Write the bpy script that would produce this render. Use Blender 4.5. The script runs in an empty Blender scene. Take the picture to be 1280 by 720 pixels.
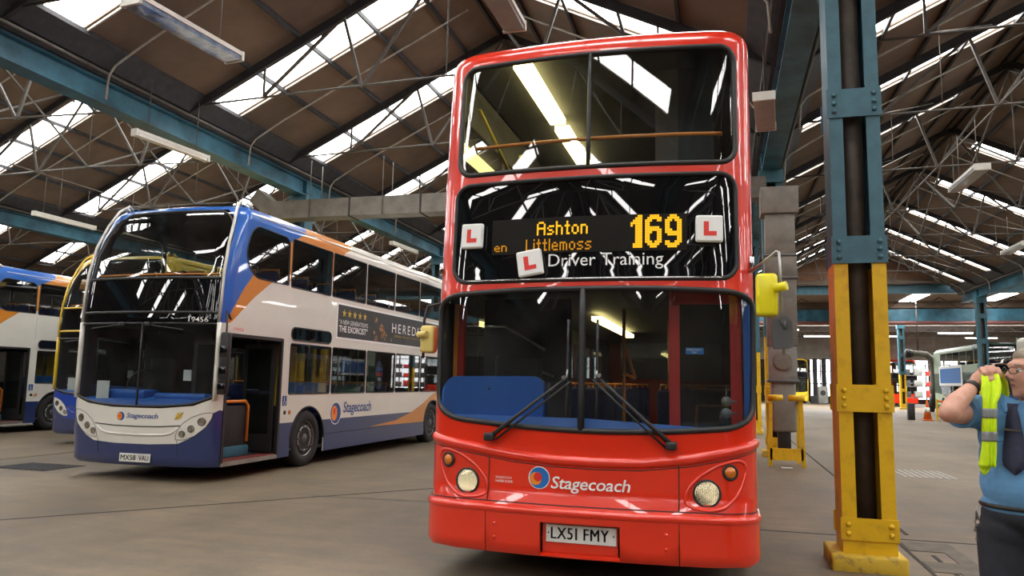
import math
def _lerp(tab, v, k):
    if v <= tab[0][0]: return tab[0][k]
    for a, b in zip(tab, tab[1:]):
        if v <= b[0]:
            t = (v-a[0])/(b[0]-a[0]); return a[k]+(b[k]-a[k])*t
    return tab[-1][k]
class Surf:
    """wrap-around body skin: s = distance round the plan outline from the nose centre, v = height up the profile"""
    def __init__(self, xc, y0, w, sag, rx, ry, prof, vtop, rr, taper=0.0, length=10.0, fade=1.2):
        self.xc, self.y0, self.w, self.prof, self.vtop, self.rr, self.taper, self.fade = xc, y0, w, prof, vtop, rr, taper, fade
        self.length = length
        pts = []
        f = w-rx; N = 14
        for i in range(N): x = f*i/N; pts.append((x, sag*(x/f)**2))
        sl = 2*sag/f
        P0 = (f, sag); P3 = (w, sag+ry); P1 = (f+rx*0.55, sag+rx*0.55*sl); P2 = (w, sag+ry*0.42)
        M = 18
        for i in range(M+1):
            t = i/M; a, b, c, d = (1-t)**3, 3*t*(1-t)**2, 3*t*t*(1-t), t**3
            pts.append((a*P0[0]+b*P1[0]+c*P2[0]+d*P3[0], a*P0[1]+b*P1[1]+c*P2[1]+d*P3[1]))
        pts.append((w, length))
        self.tab = []; s = 0
        for i, p in enumerate(pts):
            if i: s += math.dist(p, pts[i-1])
            q0 = pts[max(0, i-1)]; q1 = pts[min(len(pts)-1, i+1)]
            if i == 0: q0 = (-q1[0], q1[1])
            if i == len(pts)-2: q0 = p
            dx, dy = q1[0]-q0[0], q1[1]-q0[1]; l = math.hypot(dx, dy)
            self.tab.append((s, p[0], p[1], dy/l, -dx/l))      # outward normal (nx, ny)
        self.smax = s
        self.scorner = self.tab[-2][0]
        self.vmax = vtop+rr*1.4
    def plan(self, s):
        a = abs(s); sg = 1 if s >= 0 else -1
        return sg*_lerp(self.tab, a, 1), _lerp(self.tab, a, 2), sg*_lerp(self.tab, a, 3), _lerp(self.tab, a, 4)
    def P(self, s, v, off=0.0):
        xb, yb, nx, ny = self.plan(s)
        vv = min(v, self.vtop)
        back = _lerp(self.prof, vv, 1); e = 0.0; z = vv
        if v > self.vtop:
            th = min(1, (v-self.vtop)/(self.vmax-self.vtop))*math.pi/2
            z = self.vtop+self.rr*math.sin(th); e = self.rr*1.25*(1-math.cos(th))
            h = self.prof[-1]; g = self.prof[-2]; back += (h[1]-g[1])/(h[0]-g[0])*self.rr*math.sin(th)*0.6
        k = max(0.0, 1-yb/self.fade); k = k*k*(3-2*k)
        wf = 1-self.taper*max(0, z-2.3)/self.w
        x = self.xc+xb*wf-nx*e; y = self.y0+yb+back*k-ny*e
        if off:
            n = self.N(s, v); return (x+n[0]*off, y+n[1]*off, z+n[2]*off)
        return (x, y, z)
    def N(self, s, v):
        h = 0.004
        a = self.P(s-h, v); b = self.P(s+h, v); c = self.P(s, v-h); d = self.P(s, min(v+h, self.vmax))
        u = [b[i]-a[i] for i in range(3)]; w = [d[i]-c[i] for i in range(3)]
        n = (u[1]*w[2]-u[2]*w[1], u[2]*w[0]-u[0]*w[2], u[0]*w[1]-u[1]*w[0])
        l = math.sqrt(sum(q*q for q in n)) or 1
        return (n[0]/l, n[1]/l, n[2]/l)
RED = dict(xc=-1.035, y0=5.60, w=1.268, sag=0.08, rx=0.28, ry=0.28, vtop=4.22, rr=0.18, taper=0.0, length=10.3,
           prof=[(0.20, 0.05), (0.27, 0.0), (0.58, 0.0), (0.66, 0.05), (1.12, 0.06), (2.28, 0.12), (2.36, 0.125), (3.04, 0.16), (3.14, 0.17), (4.22, 0.28)])
WHT = dict(xc=-8.12, y0=9.06, w=1.26, sag=0.10, rx=0.26, ry=0.30, vtop=3.86, rr=0.27, taper=0.0, length=10.4,
           prof=[(0.20, 0.10), (0.27, 0.05), (0.7, 0.0), (1.10, 0.0), (2.18, 0.0), (2.30, 0.0), (2.90, 0.06), (3.3, 0.15), (3.6, 0.28), (3.86, 0.44)])
CAM_F = 945.0
CAM_R = ((0.9635071, 0.2670067, 0.0190115), (-0.014615, 0.1233895, -0.9922507), (-0.2672834, 0.9557628, 0.1227889))   # right, down and forward axes of the camera in the world
import bpy, bmesh, random
from mathutils import Vector, Matrix
from mathutils.geometry import delaunay_2d_cdt
random.seed(7)
COL = bpy.context.scene.collection
PI = math.pi
ORG = {}

# ------------------------------------------------------------------ objects
def thing(name, label, cat, loc=(0, 0, 0), group=None, kind=None):
    o = bpy.data.objects.new(name, None); COL.objects.link(o)
    o.location = loc; o['label'] = label; o['category'] = cat
    o.empty_display_size = 0.3
    if group: o['group'] = group
    if kind: o['kind'] = kind
    ORG[o] = Vector(loc); return o
def tag(o, label, cat, group=None, kind=None):
    o['label'] = label; o['category'] = cat
    if group: o['group'] = group
    if kind: o['kind'] = kind
    return o
def origin(p):
    v = Vector((0, 0, 0))
    while p is not None: v += p.location; p = p.parent
    return v
def link_mesh(name, me, parent=None, loc=None):
    o = bpy.data.objects.new(name, me); COL.objects.link(o)
    base = origin(parent)
    if loc is not None:
        o.location = Vector(loc)-base; base = Vector(loc)
    me.transform(Matrix.Translation(-base))
    if parent is not None: o.parent = parent
    return o
def dup(root, delta, label=None, group=None):
    def cp(o, par):
        c = o.copy(); COL.objects.link(c)
        if par is not None: c.parent = par
        for ch in list(kids.get(o, ())): cp(ch, c)
        return c
    kids = {}
    for o in COL.objects:
        if o.parent is not None: kids.setdefault(o.parent, []).append(o)
    r = cp(root, None); r.location = root.location+Vector(delta)
    if label: r['label'] = label
    if group: r['group'] = group
    return r

# ------------------------------------------------------------------ mesh builder
class MB:
    def __init__(self): self.v = []; self.f = []; self.m = []; self.sm = []
    def add(self, vs, fs, mi=0, smooth=False):
        b = len(self.v); self.v += [tuple(x) for x in vs]
        for f in fs: self.f.append([b+i for i in f]); self.m.append(mi); self.sm.append(smooth)
        return self
    def box(self, a, b, mi=0, bev=0.0):
        x0, y0, z0 = (min(a[i], b[i]) for i in range(3)); x1, y1, z1 = (max(a[i], b[i]) for i in range(3))
        if bev <= 0:
            vs = [(x0, y0, z0), (x1, y0, z0), (x1, y1, z0), (x0, y1, z0), (x0, y0, z1), (x1, y0, z1), (x1, y1, z1), (x0, y1, z1)]
            return self.add(vs, [(0, 3, 2, 1), (4, 5, 6, 7), (0, 1, 5, 4), (1, 2, 6, 5), (2, 3, 7, 6), (3, 0, 4, 7)], mi)
        return self.bevbox((x0, y0, z0), (x1, y1, z1), bev, mi)
    def bevbox(self, a, b, r, mi=0, seg=2):
        bm = bmesh.new(); bmesh.ops.create_cube(bm, size=1)
        for v in bm.verts: v.co = Vector(((a[0]+b[0])/2+v.co.x*(b[0]-a[0]), (a[1]+b[1])/2+v.co.y*(b[1]-a[1]), (a[2]+b[2])/2+v.co.z*(b[2]-a[2])))
        r = min(r, 0.49*min(b[i]-a[i] for i in range(3)))
        bmesh.ops.bevel(bm, geom=bm.edges[:]+bm.verts[:], offset=r, segments=seg, profile=0.5, affect='EDGES')
        return self.bm(bm, mi, True)
    def bm(self, bm, mi=0, smooth=False, mtx=None):
        bm.verts.ensure_lookup_table()
        vs = [(mtx @ v.co if mtx else v.co.copy()) for v in bm.verts]
        for i, v in enumerate(bm.verts): v.index = i
        self.add(vs, [[v.index for v in f.verts] for f in bm.faces], mi, smooth); bm.free(); return self
    def bar(self, p, q, w, h, mi=0, up=(0, 0, 1)):
        p = Vector(p); q = Vector(q); d = (q-p).normalized(); u = Vector(up)
        if abs(d.dot(u)) > 0.98: u = Vector((0, 1, 0))
        s = d.cross(u).normalized(); t = s.cross(d)
        vs = []
        for e in (p, q):
            for a, b in ((-1, -1), (1, -1), (1, 1), (-1, 1)): vs.append(e+s*(a*w/2)+t*(b*h/2))
        return self.add(vs, [(0, 1, 2, 3), (7, 6, 5, 4), (0, 4, 5, 1), (1, 5, 6, 2), (2, 6, 7, 3), (3, 7, 4, 0)], mi)
    def tube(self, pts, r, seg=8, closed=False, mi=0, flat=1.0, caps=True):
        P = [Vector(p) for p in pts]; n = len(P); vs = []; fs = []
        rr = r if hasattr(r, '__len__') else [r]*n
        prev = None
        for i in range(n):
            a = P[i-1] if (i or closed) else P[i]; b = P[(i+1) % n] if (i < n-1 or closed) else P[i]
            d = (b-a)
            if d.length < 1e-9: d = Vector((0, 0, 1))
            d.normalize()
            if prev is None:
                u = Vector((0, 0, 1)) if abs(d.z) < 0.9 else Vector((0, 1, 0))
                s = d.cross(u).normalized()
            else:
                s = prev-d*prev.dot(d)
                s = s.normalized() if s.length > 1e-6 else d.orthogonal().normalized()
            prev = s; t = s.cross(d)
            for k in range(seg):
                th = 2*PI*k/seg; vs.append(P[i]+s*(math.cos(th)*rr[i])+t*(math.sin(th)*rr[i]*flat))
        m = n if closed else n-1
        for i in range(m):
            for k in range(seg):
                a = i*seg+k; b = i*seg+(k+1) % seg; c = ((i+1) % n)*seg+(k+1) % seg; d_ = ((i+1) % n)*seg+k
                fs.append((a, b, c, d_))
        self.add(vs, fs, mi, True)
        if not closed and caps:
            b = len(self.v)-len(vs)
            self.f.append([b+k for k in range(seg)][::-1]); self.m.append(mi); self.sm.append(False)
            self.f.append([b+(n-1)*seg+k for k in range(seg)]); self.m.append(mi); self.sm.append(False)
        return self
    def lathe(self, c, axis, prof, seg=20, mi=0):
        """prof = [(radius, distance along axis)]"""
        c = Vector(c); d = Vector(axis).normalized(); s = d.orthogonal().normalized(); t = d.cross(s); vs = []; fs = []
        for r, h in prof:
            for k in range(seg):
                th = 2*PI*k/seg; vs.append(c+d*h+s*(math.cos(th)*r)+t*(math.sin(th)*r))
        for i in range(len(prof)-1):
            for k in range(seg):
                a = i*seg+k; b = i*seg+(k+1) % seg
                fs.append((a, b, b+seg, a+seg))
        self.add(vs, fs, mi, True)
        b = len(self.v)-len(vs)
        if prof[0][0] > 1e-4: self.f.append([b+k for k in range(seg)][::-1]); self.m.append(mi); self.sm.append(False)
        if prof[-1][0] > 1e-4: self.f.append([b+(len(prof)-1)*seg+k for k in range(seg)]); self.m.append(mi); self.sm.append(False)
        return self
    def cyl(self, p, q, r, seg=14, mi=0):
        p = Vector(p); q = Vector(q); return self.lathe(p, q-p, [(r, 0), (r, (q-p).length)], seg, mi)
    def prism(self, poly, axis, a, b, mi=0, smooth=False):
        """extrude a 2-D polygon along axis ('x','y','z') between a and b; poly in the two other axes in order"""
        def P(u, w, t): return {'x': (t, u, w), 'y': (u, t, w), 'z': (u, w, t)}[axis]
        n = len(poly); vs = [P(u, w, a) for u, w in poly]+[P(u, w, b) for u, w in poly]
        base = len(self.v); self.add(vs, [(i, (i+1) % n, n+(i+1) % n, n+i) for i in range(n)], mi, smooth)
        self.f.append([base+i for i in range(n)][::-1]); self.m.append(mi); self.sm.append(False)
        self.f.append([base+n+i for i in range(n)]); self.m.append(mi); self.sm.append(False)
        return self
    def build(self, name, mats, parent=None, loc=None, fix=True):
        me = bpy.data.meshes.new(name); me.from_pydata(self.v, [], self.f)
        for m in (mats if isinstance(mats, (list, tuple)) else [mats]): me.materials.append(m)
        me.polygons.foreach_set('material_index', self.m); me.polygons.foreach_set('use_smooth', self.sm)
        if fix:
            bm = bmesh.new(); bm.from_mesh(me); bmesh.ops.recalc_face_normals(bm, faces=bm.faces[:]); bm.to_mesh(me); bm.free()
        me.update()
        return link_mesh(name, me, parent, loc)

# ------------------------------------------------------------------ 2-D shapes
def rrect(s0, v0, s1, v1, r, n=5):
    out = []
    for cx, cy, a in ((s1-r, v0+r, -90), (s1-r, v1-r, 0), (s0+r, v1-r, 90), (s0+r, v0+r, 180)):
        for k in range(n+1):
            t = math.radians(a+90*k/n); out.append((cx+r*math.cos(t), cy+r*math.sin(t)))
    return out
def rpoly(pts, r, n=4):
    """round the corners of a polygon"""
    out = []; m = len(pts)
    for i in range(m):
        p = Vector(pts[i][:2]); a = Vector(pts[i-1][:2]); b = Vector(pts[(i+1) % m][:2])
        ri = pts[i][2] if len(pts[i]) > 2 else r
        da = a-p; db = b-p; k = min(ri, da.length*0.49, db.length*0.49)
        A = p+da.normalized()*k; B = p+db.normalized()*k
        for j in range(n+1):
            t = j/n; out.append(tuple(A*(1-t)**2+p*(2*t*(1-t))+B*t*t))
    return out
def dens(poly, step, closed=True):
    out = []; n = len(poly)
    for i in range(n if closed else n-1):
        a = poly[i]; b = poly[(i+1) % n]; d = math.dist(a, b); k = max(1, int(math.ceil(d/step)))
        for j in range(k): out.append((a[0]+(b[0]-a[0])*j/k, a[1]+(b[1]-a[1])*j/k))
    if not closed: out.append(tuple(poly[-1][:2]))
    return out
def circle(cx, cy, r, n=20, ry=None, a0=0, a1=360):
    ry = ry or r; full = abs(a1-a0) >= 360; m = n if full else n+1
    return [(cx+r*math.cos(math.radians(a0+(a1-a0)*k/n)), cy+ry*math.sin(math.radians(a0+(a1-a0)*k/n))) for k in range(m)]
def inside(p, poly):
    x, y = p; c = False; j = len(poly)-1
    for i in range(len(poly)):
        xi, yi = poly[i]; xj, yj = poly[j]
        if (yi > y) != (yj > y) and x < (xj-xi)*(y-yi)/(yj-yi)+xi: c = not c
        j = i
    return c
def bbox(poly): return min(p[0] for p in poly), max(p[0] for p in poly), min(p[1] for p in poly), max(p[1] for p in poly)
def in_bb(c, bb): return bb[0] <= c[0] <= bb[1] and bb[2] <= c[1] <= bb[3]
def cdt(loops, gridpts, lines=()):
    vs = []; es = []
    for L in loops:
        b = len(vs); n = len(L); vs += [Vector(p[:2]) for p in L]; es += [(b+i, b+(i+1) % n) for i in range(n)]
    for L in lines:
        b = len(vs); vs += [Vector(p) for p in L]; es += [(b+i, b+i+1) for i in range(len(L)-1)]
    vs += [Vector(p) for p in gridpts]
    r = delaunay_2d_cdt(vs, es, [], 0, 1e-5)
    return [tuple(v) for v in r[0]], [tuple(f) for f in r[2]]

def mesh_normals(me, norms):
    me.polygons.foreach_set('use_smooth', [True]*len(me.polygons))
    me.normals_split_custom_set(norms)

# ------------------------------------------------------------------ panels on a body skin
def sgrid(S, s0, s1):
    L = []; c = S.scorner
    f = c-0.75
    x = 0
    vals = [0, .15, .3, .45, .6, .75, .85, .92]
    k = 0.96
    while k < c+0.05: vals.append(k); k += 0.035
    k = c+0.25
    while k < S.smax: vals.append(k); k += 0.35 if k < c+1.2 else 1.2
    vals.append(S.smax)
    for v in vals:
        for q in (v, -v):
            if s0 < q < s1: L.append(q)
    return sorted(set(L))
def vgrid(S, v0, v1, step=0.14):
    L = [p[0] for p in S.prof]
    k = v0
    while k < v1: L.append(k); k += step
    for i in range(0, 9): L.append(S.vtop+(S.vmax-S.vtop)*i/8)
    L = sorted(x for x in L if v0 < x < v1); out = []
    for x in L:
        if not out or x-out[-1] > 0.012: out.append(x)
    return out
def skin(name, S, rng, holes, paints, mats, parent, thick=0.022, off=0.0, inner=None, outline=None, step=0.14):
    """one shell panel: rng=(s0,s1,v0,v1) or an outline polygon; holes are cut out; paints=[(poly, material index)]"""
    if outline is None:
        s0, s1, v0, v1 = rng
        outline = dens([(s0, v0), (s1, v0), (s1, v1), (s0, v1)], 0.3)
    bb = bbox(outline); s0, s1, v0, v1 = bb
    G = [(s, v) for s in sgrid(S, s0, s1) for v in vgrid(S, v0, v1, step)]
    holes = [dens(h, 0.2) for h in holes]
    paints = [(dens(p, 0.2), k) for p, k in paints]
    G = [g for g in G if inside(g, outline)]
    lines = []
    if v1 > S.vtop:          # keep the roof curve in straight rows
        ss = [s0]+[s for s in sgrid(S, s0, s1)]+[s1]; rows = [v for v in vgrid(S, v0, v1, step) if v >= S.vtop-0.02]
        lines = [[(s, v) for s in ss] for v in rows]; G = [g for g in G if g[1] < S.vtop-0.02]
    vs, fs = cdt([outline]+holes+[p for p, k in paints], G, lines)
    hb = [(h, bbox(h)) for h in holes]; pb = [(p, bbox(p), k) for p, k in paints]
    keep = []; mi = []
    for f in fs:
        c = (sum(vs[i][0] for i in f)/3, sum(vs[i][1] for i in f)/3)
        if not inside(c, outline): continue
        if any(in_bb(c, b) and inside(c, h) for h, b in hb): continue
        m = 0
        for p, b, k in pb:
            if in_bb(c, b) and inside(c, p): m = k
        keep.append(f); mi.append(m)
    V = []; N = []; idx = {}
    for f in keep:
        for i in f:
            if i not in idx:
                idx[i] = len(V); s, v = vs[i]; n = S.N(s, v); p = S.P(s, v)
                V.append(tuple(p[j]+n[j]*off for j in range(3))); N.append(n)
    n0 = len(V); F = [tuple(idx[i] for i in f) for f in keep]; LN = [N[i] for f in F for i in f]
    if thick > 0:
        for i in range(n0): V.append(tuple(V[i][j]-N[i][j]*thick for j in range(3)))
        ec = {}
        for f in F:
            for a, b in zip(f, f[1:]+f[:1]): ec[(a, b)] = ec.get((a, b), 0)+1
        F2 = [tuple(n0+i for i in f[::-1]) for f in F]
        LN += [tuple(-x for x in N[i-n0]) for f in F2 for i in f]
        innermi = len(mats) if inner else 0
        mi2 = [innermi]*len(F2)
        rim = []; rm = []
        for (a, b) in ec:
            if (b, a) not in ec:
                rim.append((b, a, n0+a, n0+b))
                p = Vector(V[a]); q = Vector(V[b]); w = Vector(V[n0+a])
                nn = (p-q).cross(w-p); nn = nn.normalized() if nn.length > 1e-9 else Vector((0, 0, 1))
                LN += [tuple(nn)]*4; rm.append(0)
        F = F+F2+rim; mi = mi+mi2+rm
    me = bpy.data.meshes.new(name); me.from_pydata(V, [], F)
    for m in mats: me.materials.append(m)
    if inner and thick > 0: me.materials.append(inner)
    me.polygons.foreach_set('material_index', mi)
    mesh_normals(me, LN)
    return link_mesh(name, me, parent)
def gasket(name, S, poly, r, mat, parent, off=0.0, flat=0.7):
    L = dens(poly, 0.07); m = MB(); m.tube([S.P(s, v, off) for s, v in L], r, 8, True, flat=1.0)
    return m.build(name, mat, parent)
def decal(name, S, polys, mats, parent, off=0.004, thick=0.0):
    """flat shapes laid on a skin; polys = [(poly, material index)]"""
    M = MB()
    for poly, k in polys:
        P = dens(poly, 0.08); vs, fs = cdt([P], [])
        fs = [f for f in fs if inside((sum(vs[i][0] for i in f)/3, sum(vs[i][1] for i in f)/3), P)]
        M.add([S.P(s, v, off+k*0.0008) for s, v in vs], fs, k)
    return M.build(name, mats, parent, fix=False)

# ------------------------------------------------------------------ lettering
_TXT = {}
def text2d(body, shear=0.0, bold=0.0, space=1.0):
    key = (body, shear, bold, space)
    if key in _TXT: return _TXT[key]
    cu = bpy.data.curves.new('glyphs', 'FONT'); cu.body = body; cu.shear = shear; cu.offset = bold; cu.space_character = space
    cu.resolution_u = 3; cu.fill_mode = 'FRONT' if False else 'BOTH'
    o = bpy.data.objects.new('glyphs', cu); COL.objects.link(o)
    dg = bpy.context.evaluated_depsgraph_get(); me = bpy.data.meshes.new_from_object(o.evaluated_get(dg))
    vs = [(v.co.x, v.co.y) for v in me.vertices]; fs = [tuple(p.vertices) for p in me.polygons]
    bpy.data.objects.remove(o); bpy.data.curves.remove(cu); bpy.data.meshes.remove(me)
    x0 = min(v[0] for v in vs); x1 = max(v[0] for v in vs); y0 = min(v[1] for v in vs); y1 = max(v[1] for v in vs)
    _TXT[key] = ([((a-x0)/(x1-x0), (b-y0)/(y1-y0)) for a, b in vs], fs); return _TXT[key]
def text_on(M, fn, body, u0, w0, u1, w1, mi=0, **k):
    """lay lettering so that its ink fills the box (u0,w0)-(u1,w1); fn maps (u,w) to space"""
    vs, fs = text2d(body, **k)
    M.add([fn(u0+(u1-u0)*a, w0+(w1-w0)*b) for a, b in vs], fs, mi)
    return M

# ------------------------------------------------------------------ materials
def _new(name):
    m = bpy.data.materials.new(name); m.use_nodes = True; nt = m.node_tree; nt.nodes.clear()
    out = nt.nodes.new('ShaderNodeOutputMaterial'); return m, nt, out
def _noise(nt, scale, detail=4, rough=0.6, obj=True, stretch=None):
    tc = nt.nodes.new('ShaderNodeTexCoord'); n = nt.nodes.new('ShaderNodeTexNoise')
    n.inputs['Scale'].default_value = scale; n.inputs['Detail'].default_value = detail; n.inputs['Roughness'].default_value = rough
    src = tc.outputs['Object']
    if stretch:
        mp = nt.nodes.new('ShaderNodeMapping'); mp.inputs['Scale'].default_value = stretch; nt.links.new(src, mp.inputs['Vector']); src = mp.outputs['Vector']
    nt.links.new(src, n.inputs['Vector']); return n
def pmat(name, col, rough=0.5, metal=0.0, coat=0.0, var=0.12, vscale=6.0, bump=0.0, bscale=40.0, col2=None, spec=0.5, stretch=None, lo=0.35, hi=0.7):
    m, nt, out = _new(name); b = nt.nodes.new('ShaderNodeBsdfPrincipled')
    b.inputs['Roughness'].default_value = rough; b.inputs['Metallic'].default_value = metal
    b.inputs['Coat Weight'].default_value = coat; b.inputs['Coat Roughness'].default_value = 0.02
    b.inputs['Specular IOR Level'].default_value = spec
    n = _noise(nt, vscale, stretch=stretch); r = nt.nodes.new('ShaderNodeValToRGB')
    c2 = col2 or tuple(c*(1-var*2) for c in col)
    r.color_ramp.elements[0].position = lo; r.color_ramp.elements[0].color = (*c2, 1)
    r.color_ramp.elements[1].position = hi; r.color_ramp.elements[1].color = (*col, 1)
    nt.links.new(n.outputs['Fac'], r.inputs['Fac']); nt.links.new(r.outputs['Color'], b.inputs['Base Color'])
    if bump:
        n2 = _noise(nt, bscale); bp = nt.nodes.new('ShaderNodeBump'); bp.inputs['Strength'].default_value = bump; bp.inputs['Distance'].default_value = 0.01
        nt.links.new(n2.outputs['Fac'], bp.inputs['Height']); nt.links.new(bp.outputs['Normal'], b.inputs['Normal'])
    nt.links.new(b.outputs['BSDF'], out.inputs['Surface']); return m
def emat(name, col, strength):
    m, nt, out = _new(name); e = nt.nodes.new('ShaderNodeEmission'); e.inputs['Color'].default_value = (*col, 1); e.inputs['Strength'].default_value = strength
    nt.links.new(e.outputs['Emission'], out.inputs['Surface']); return m
def glassmat(name, tint=(0.75, 0.8, 0.8), ior=1.85, dirt=0.03):
    m, nt, out = _new(name)
    tr = nt.nodes.new('ShaderNodeBsdfTransparent'); tr.inputs['Color'].default_value = (*tint, 1)
    gl = nt.nodes.new('ShaderNodeBsdfGlossy'); gl.inputs['Roughness'].default_value = 0.015
    fr = nt.nodes.new('ShaderNodeFresnel'); fr.inputs['IOR'].default_value = ior
    geo = nt.nodes.new('ShaderNodeNewGeometry')
    # thin pane: use the front-side reflectance from both sides
    mx = nt.nodes.new('ShaderNodeMixShader'); nt.links.new(tr.outputs[0], mx.inputs[1]); nt.links.new(gl.outputs[0], mx.inputs[2])
    lw = nt.nodes.new('ShaderNodeLayerWeight'); lw.inputs['Blend'].default_value = 0.5
    # schlick: r0 + (1-r0)*facing^5
    r0 = ((ior-1)/(ior+1))**2
    p = nt.nodes.new('ShaderNodeMath'); p.operation = 'POWER'; p.inputs[1].default_value = 5.0; nt.links.new(lw.outputs['Facing'], p.inputs[0])
    q = nt.nodes.new('ShaderNodeMath'); q.operation = 'MULTIPLY_ADD'; q.inputs[1].default_value = 1-r0; q.inputs[2].default_value = r0; nt.links.new(p.outputs[0], q.inputs[0])
    nt.nodes.remove(fr); nt.nodes.remove(geo)
    nt.links.new(q.outputs[0], mx.inputs[0])
    df = nt.nodes.new('ShaderNodeBsdfDiffuse'); df.inputs['Color'].default_value = (0.45, 0.43, 0.38, 1)
    n = _noise(nt, 3.0, 6, 0.7); r = nt.nodes.new('ShaderNodeMapRange'); r.inputs['From Min'].default_value = 0.35; r.inputs['From Max'].default_value = 0.8
    r.inputs['To Min'].default_value = 0.0; r.inputs['To Max'].default_value = dirt; nt.links.new(n.outputs['Fac'], r.inputs['Value'])
    m2 = nt.nodes.new('ShaderNodeMixShader'); nt.links.new(r.outputs['Result'], m2.inputs[0]); nt.links.new(mx.outputs[0], m2.inputs[1]); nt.links.new(df.outputs[0], m2.inputs[2])
    nt.links.new(m2.outputs[0], out.inputs['Surface']); return m

M = {}
M['red'] = pmat('red_paint', (0.78, 0.026, 0.003), 0.28, coat=0.9, var=0.04, vscale=2)
M['redroof'] = pmat('dusty_red_roof', (0.17, 0.07, 0.055), 0.8, var=0.3, vscale=3)
M['red_in'] = pmat('red_interior', (0.45, 0.02, 0.015), 0.5, var=0.05)
M['white'] = pmat('white_paint', (0.72, 0.70, 0.63), 0.35, coat=0.6, var=0.03, vscale=2)
M['navy'] = pmat('navy_paint', (0.018, 0.035, 0.13), 0.3, coat=0.7, var=0.05, vscale=2)
M['blue'] = pmat('blue_paint', (0.01, 0.12, 0.50), 0.3, coat=0.8, var=0.04, vscale=2)
M['royal'] = pmat('royal_paint', (0.01, 0.05, 0.35), 0.3, coat=0.8, var=0.04, vscale=2)
M['orange'] = pmat('orange_paint', (0.62, 0.22, 0.02), 0.35, coat=0.6, var=0.04, vscale=2)
M['yellow'] = pmat('yellow_paint', (0.75, 0.50, 0.02), 0.35, coat=0.5, var=0.05, vscale=3)
M['green'] = pmat('green_paint', (0.05, 0.22, 0.10), 0.35, coat=0.5, var=0.05, vscale=3)
M['dkgreen'] = pmat('dark_green_paint', (0.02, 0.07, 0.05), 0.35, coat=0.5, var=0.05, vscale=3)
M['pale'] = pmat('pale_green_paint', (0.42, 0.52, 0.40), 0.4, var=0.05)
M['black'] = pmat('black_rubber', (0.018, 0.018, 0.018), 0.45, var=0.1)
M['gloss'] = pmat('black_glazing', (0.006, 0.006, 0.007), 0.015, coat=0.0, var=0.1, spec=0.75)
M['liner'] = pmat('dark_lining', (0.06, 0.06, 0.07), 0.7, var=0.1)
M['dark'] = pmat('dark_interior', (0.025, 0.024, 0.026), 0.6, var=0.2)
M['dashblue'] = pmat('blue_moulding', (0.02, 0.11, 0.42), 0.4, var=0.05)
M['seatblue'] = pmat('blue_moquette', (0.015, 0.03, 0.14), 0.9, var=0.3, vscale=60)
M['orail'] = pmat('orange_handrail', (0.75, 0.24, 0.03), 0.35, var=0.05)
M['yrail'] = pmat('yellow_handrail', (0.8, 0.6, 0.05), 0.35, var=0.05)
M['steel'] = pmat('brushed_steel', (0.55, 0.55, 0.53), 0.3, metal=0.9, var=0.15)
M['whlgrey'] = pmat('wheel_silver', (0.62, 0.62, 0.60), 0.4, metal=0.4, var=0.15)
M['chrome'] = pmat('chrome', (0.8, 0.8, 0.8), 0.08, metal=1.0, var=0.02)
M['tyre'] = pmat('tyre_rubber', (0.02, 0.02, 0.02), 0.8, var=0.2, bump=0.3)
M['amber'] = pmat('amber_lens', (0.75, 0.2, 0.01), 0.15, coat=0.8, var=0.15, vscale=40)
M['lens'] = pmat('headlamp_lens', (0.75, 0.72, 0.62), 0.08, metal=0.6, coat=1.0, var=0.3, vscale=50)
M['glass'] = glassmat('window_glass')
M['glassb'] = glassmat('bus_side_glass', (0.45, 0.48, 0.48))
M['lampglass'] = glassmat('lamp_glass', (0.95, 0.93, 0.85), 1.6, 0.05)
M['vwhite'] = pmat('white_vinyl', (0.85, 0.85, 0.83), 0.45, var=0.02)
M['vblack'] = pmat('black_vinyl', (0.01, 0.01, 0.01), 0.45, var=0.02)
M['vblue'] = pmat('blue_vinyl', (0.015, 0.16, 0.50), 0.4, var=0.02)
M['vdblue'] = pmat('dark_blue_vinyl', (0.01, 0.06, 0.25), 0.4, var=0.02)
M['vorange'] = pmat('orange_vinyl', (0.85, 0.27, 0.02), 0.4, var=0.02)
M['vred'] = pmat('red_vinyl', (0.75, 0.03, 0.02), 0.4, var=0.02)
M['vgold'] = pmat('gold_vinyl', (0.75, 0.50, 0.05), 0.4, var=0.2, vscale=30)
M['plate'] = pmat('plate_white', (0.75, 0.75, 0.70), 0.35, var=0.04)
M['led'] = emat('amber_led', (1.0, 0.50, 0.02), 1.5)
M['leddim'] = emat('amber_led_dim', (1.0, 0.42, 0.02), 0.75)
M['tube'] = emat('warm_tube', (1.0, 0.80, 0.30), 9.0)
M['paper'] = pmat('paper', (0.7, 0.7, 0.68), 0.7, var=0.05)
M['mirrory'] = pmat('bright_yellow_plastic', (0.85, 0.75, 0.01), 0.35, coat=0.3, var=0.03)
M['cream'] = pmat('cream_plastic', (0.78, 0.62, 0.20), 0.4, var=0.03)
M['plastic'] = pmat('grey_plastic', (0.10, 0.10, 0.10), 0.4, var=0.1)
M['redfloor'] = pmat('red_vinyl_floor', (0.22, 0.035, 0.025), 0.6, var=0.15, vscale=20)
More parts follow.
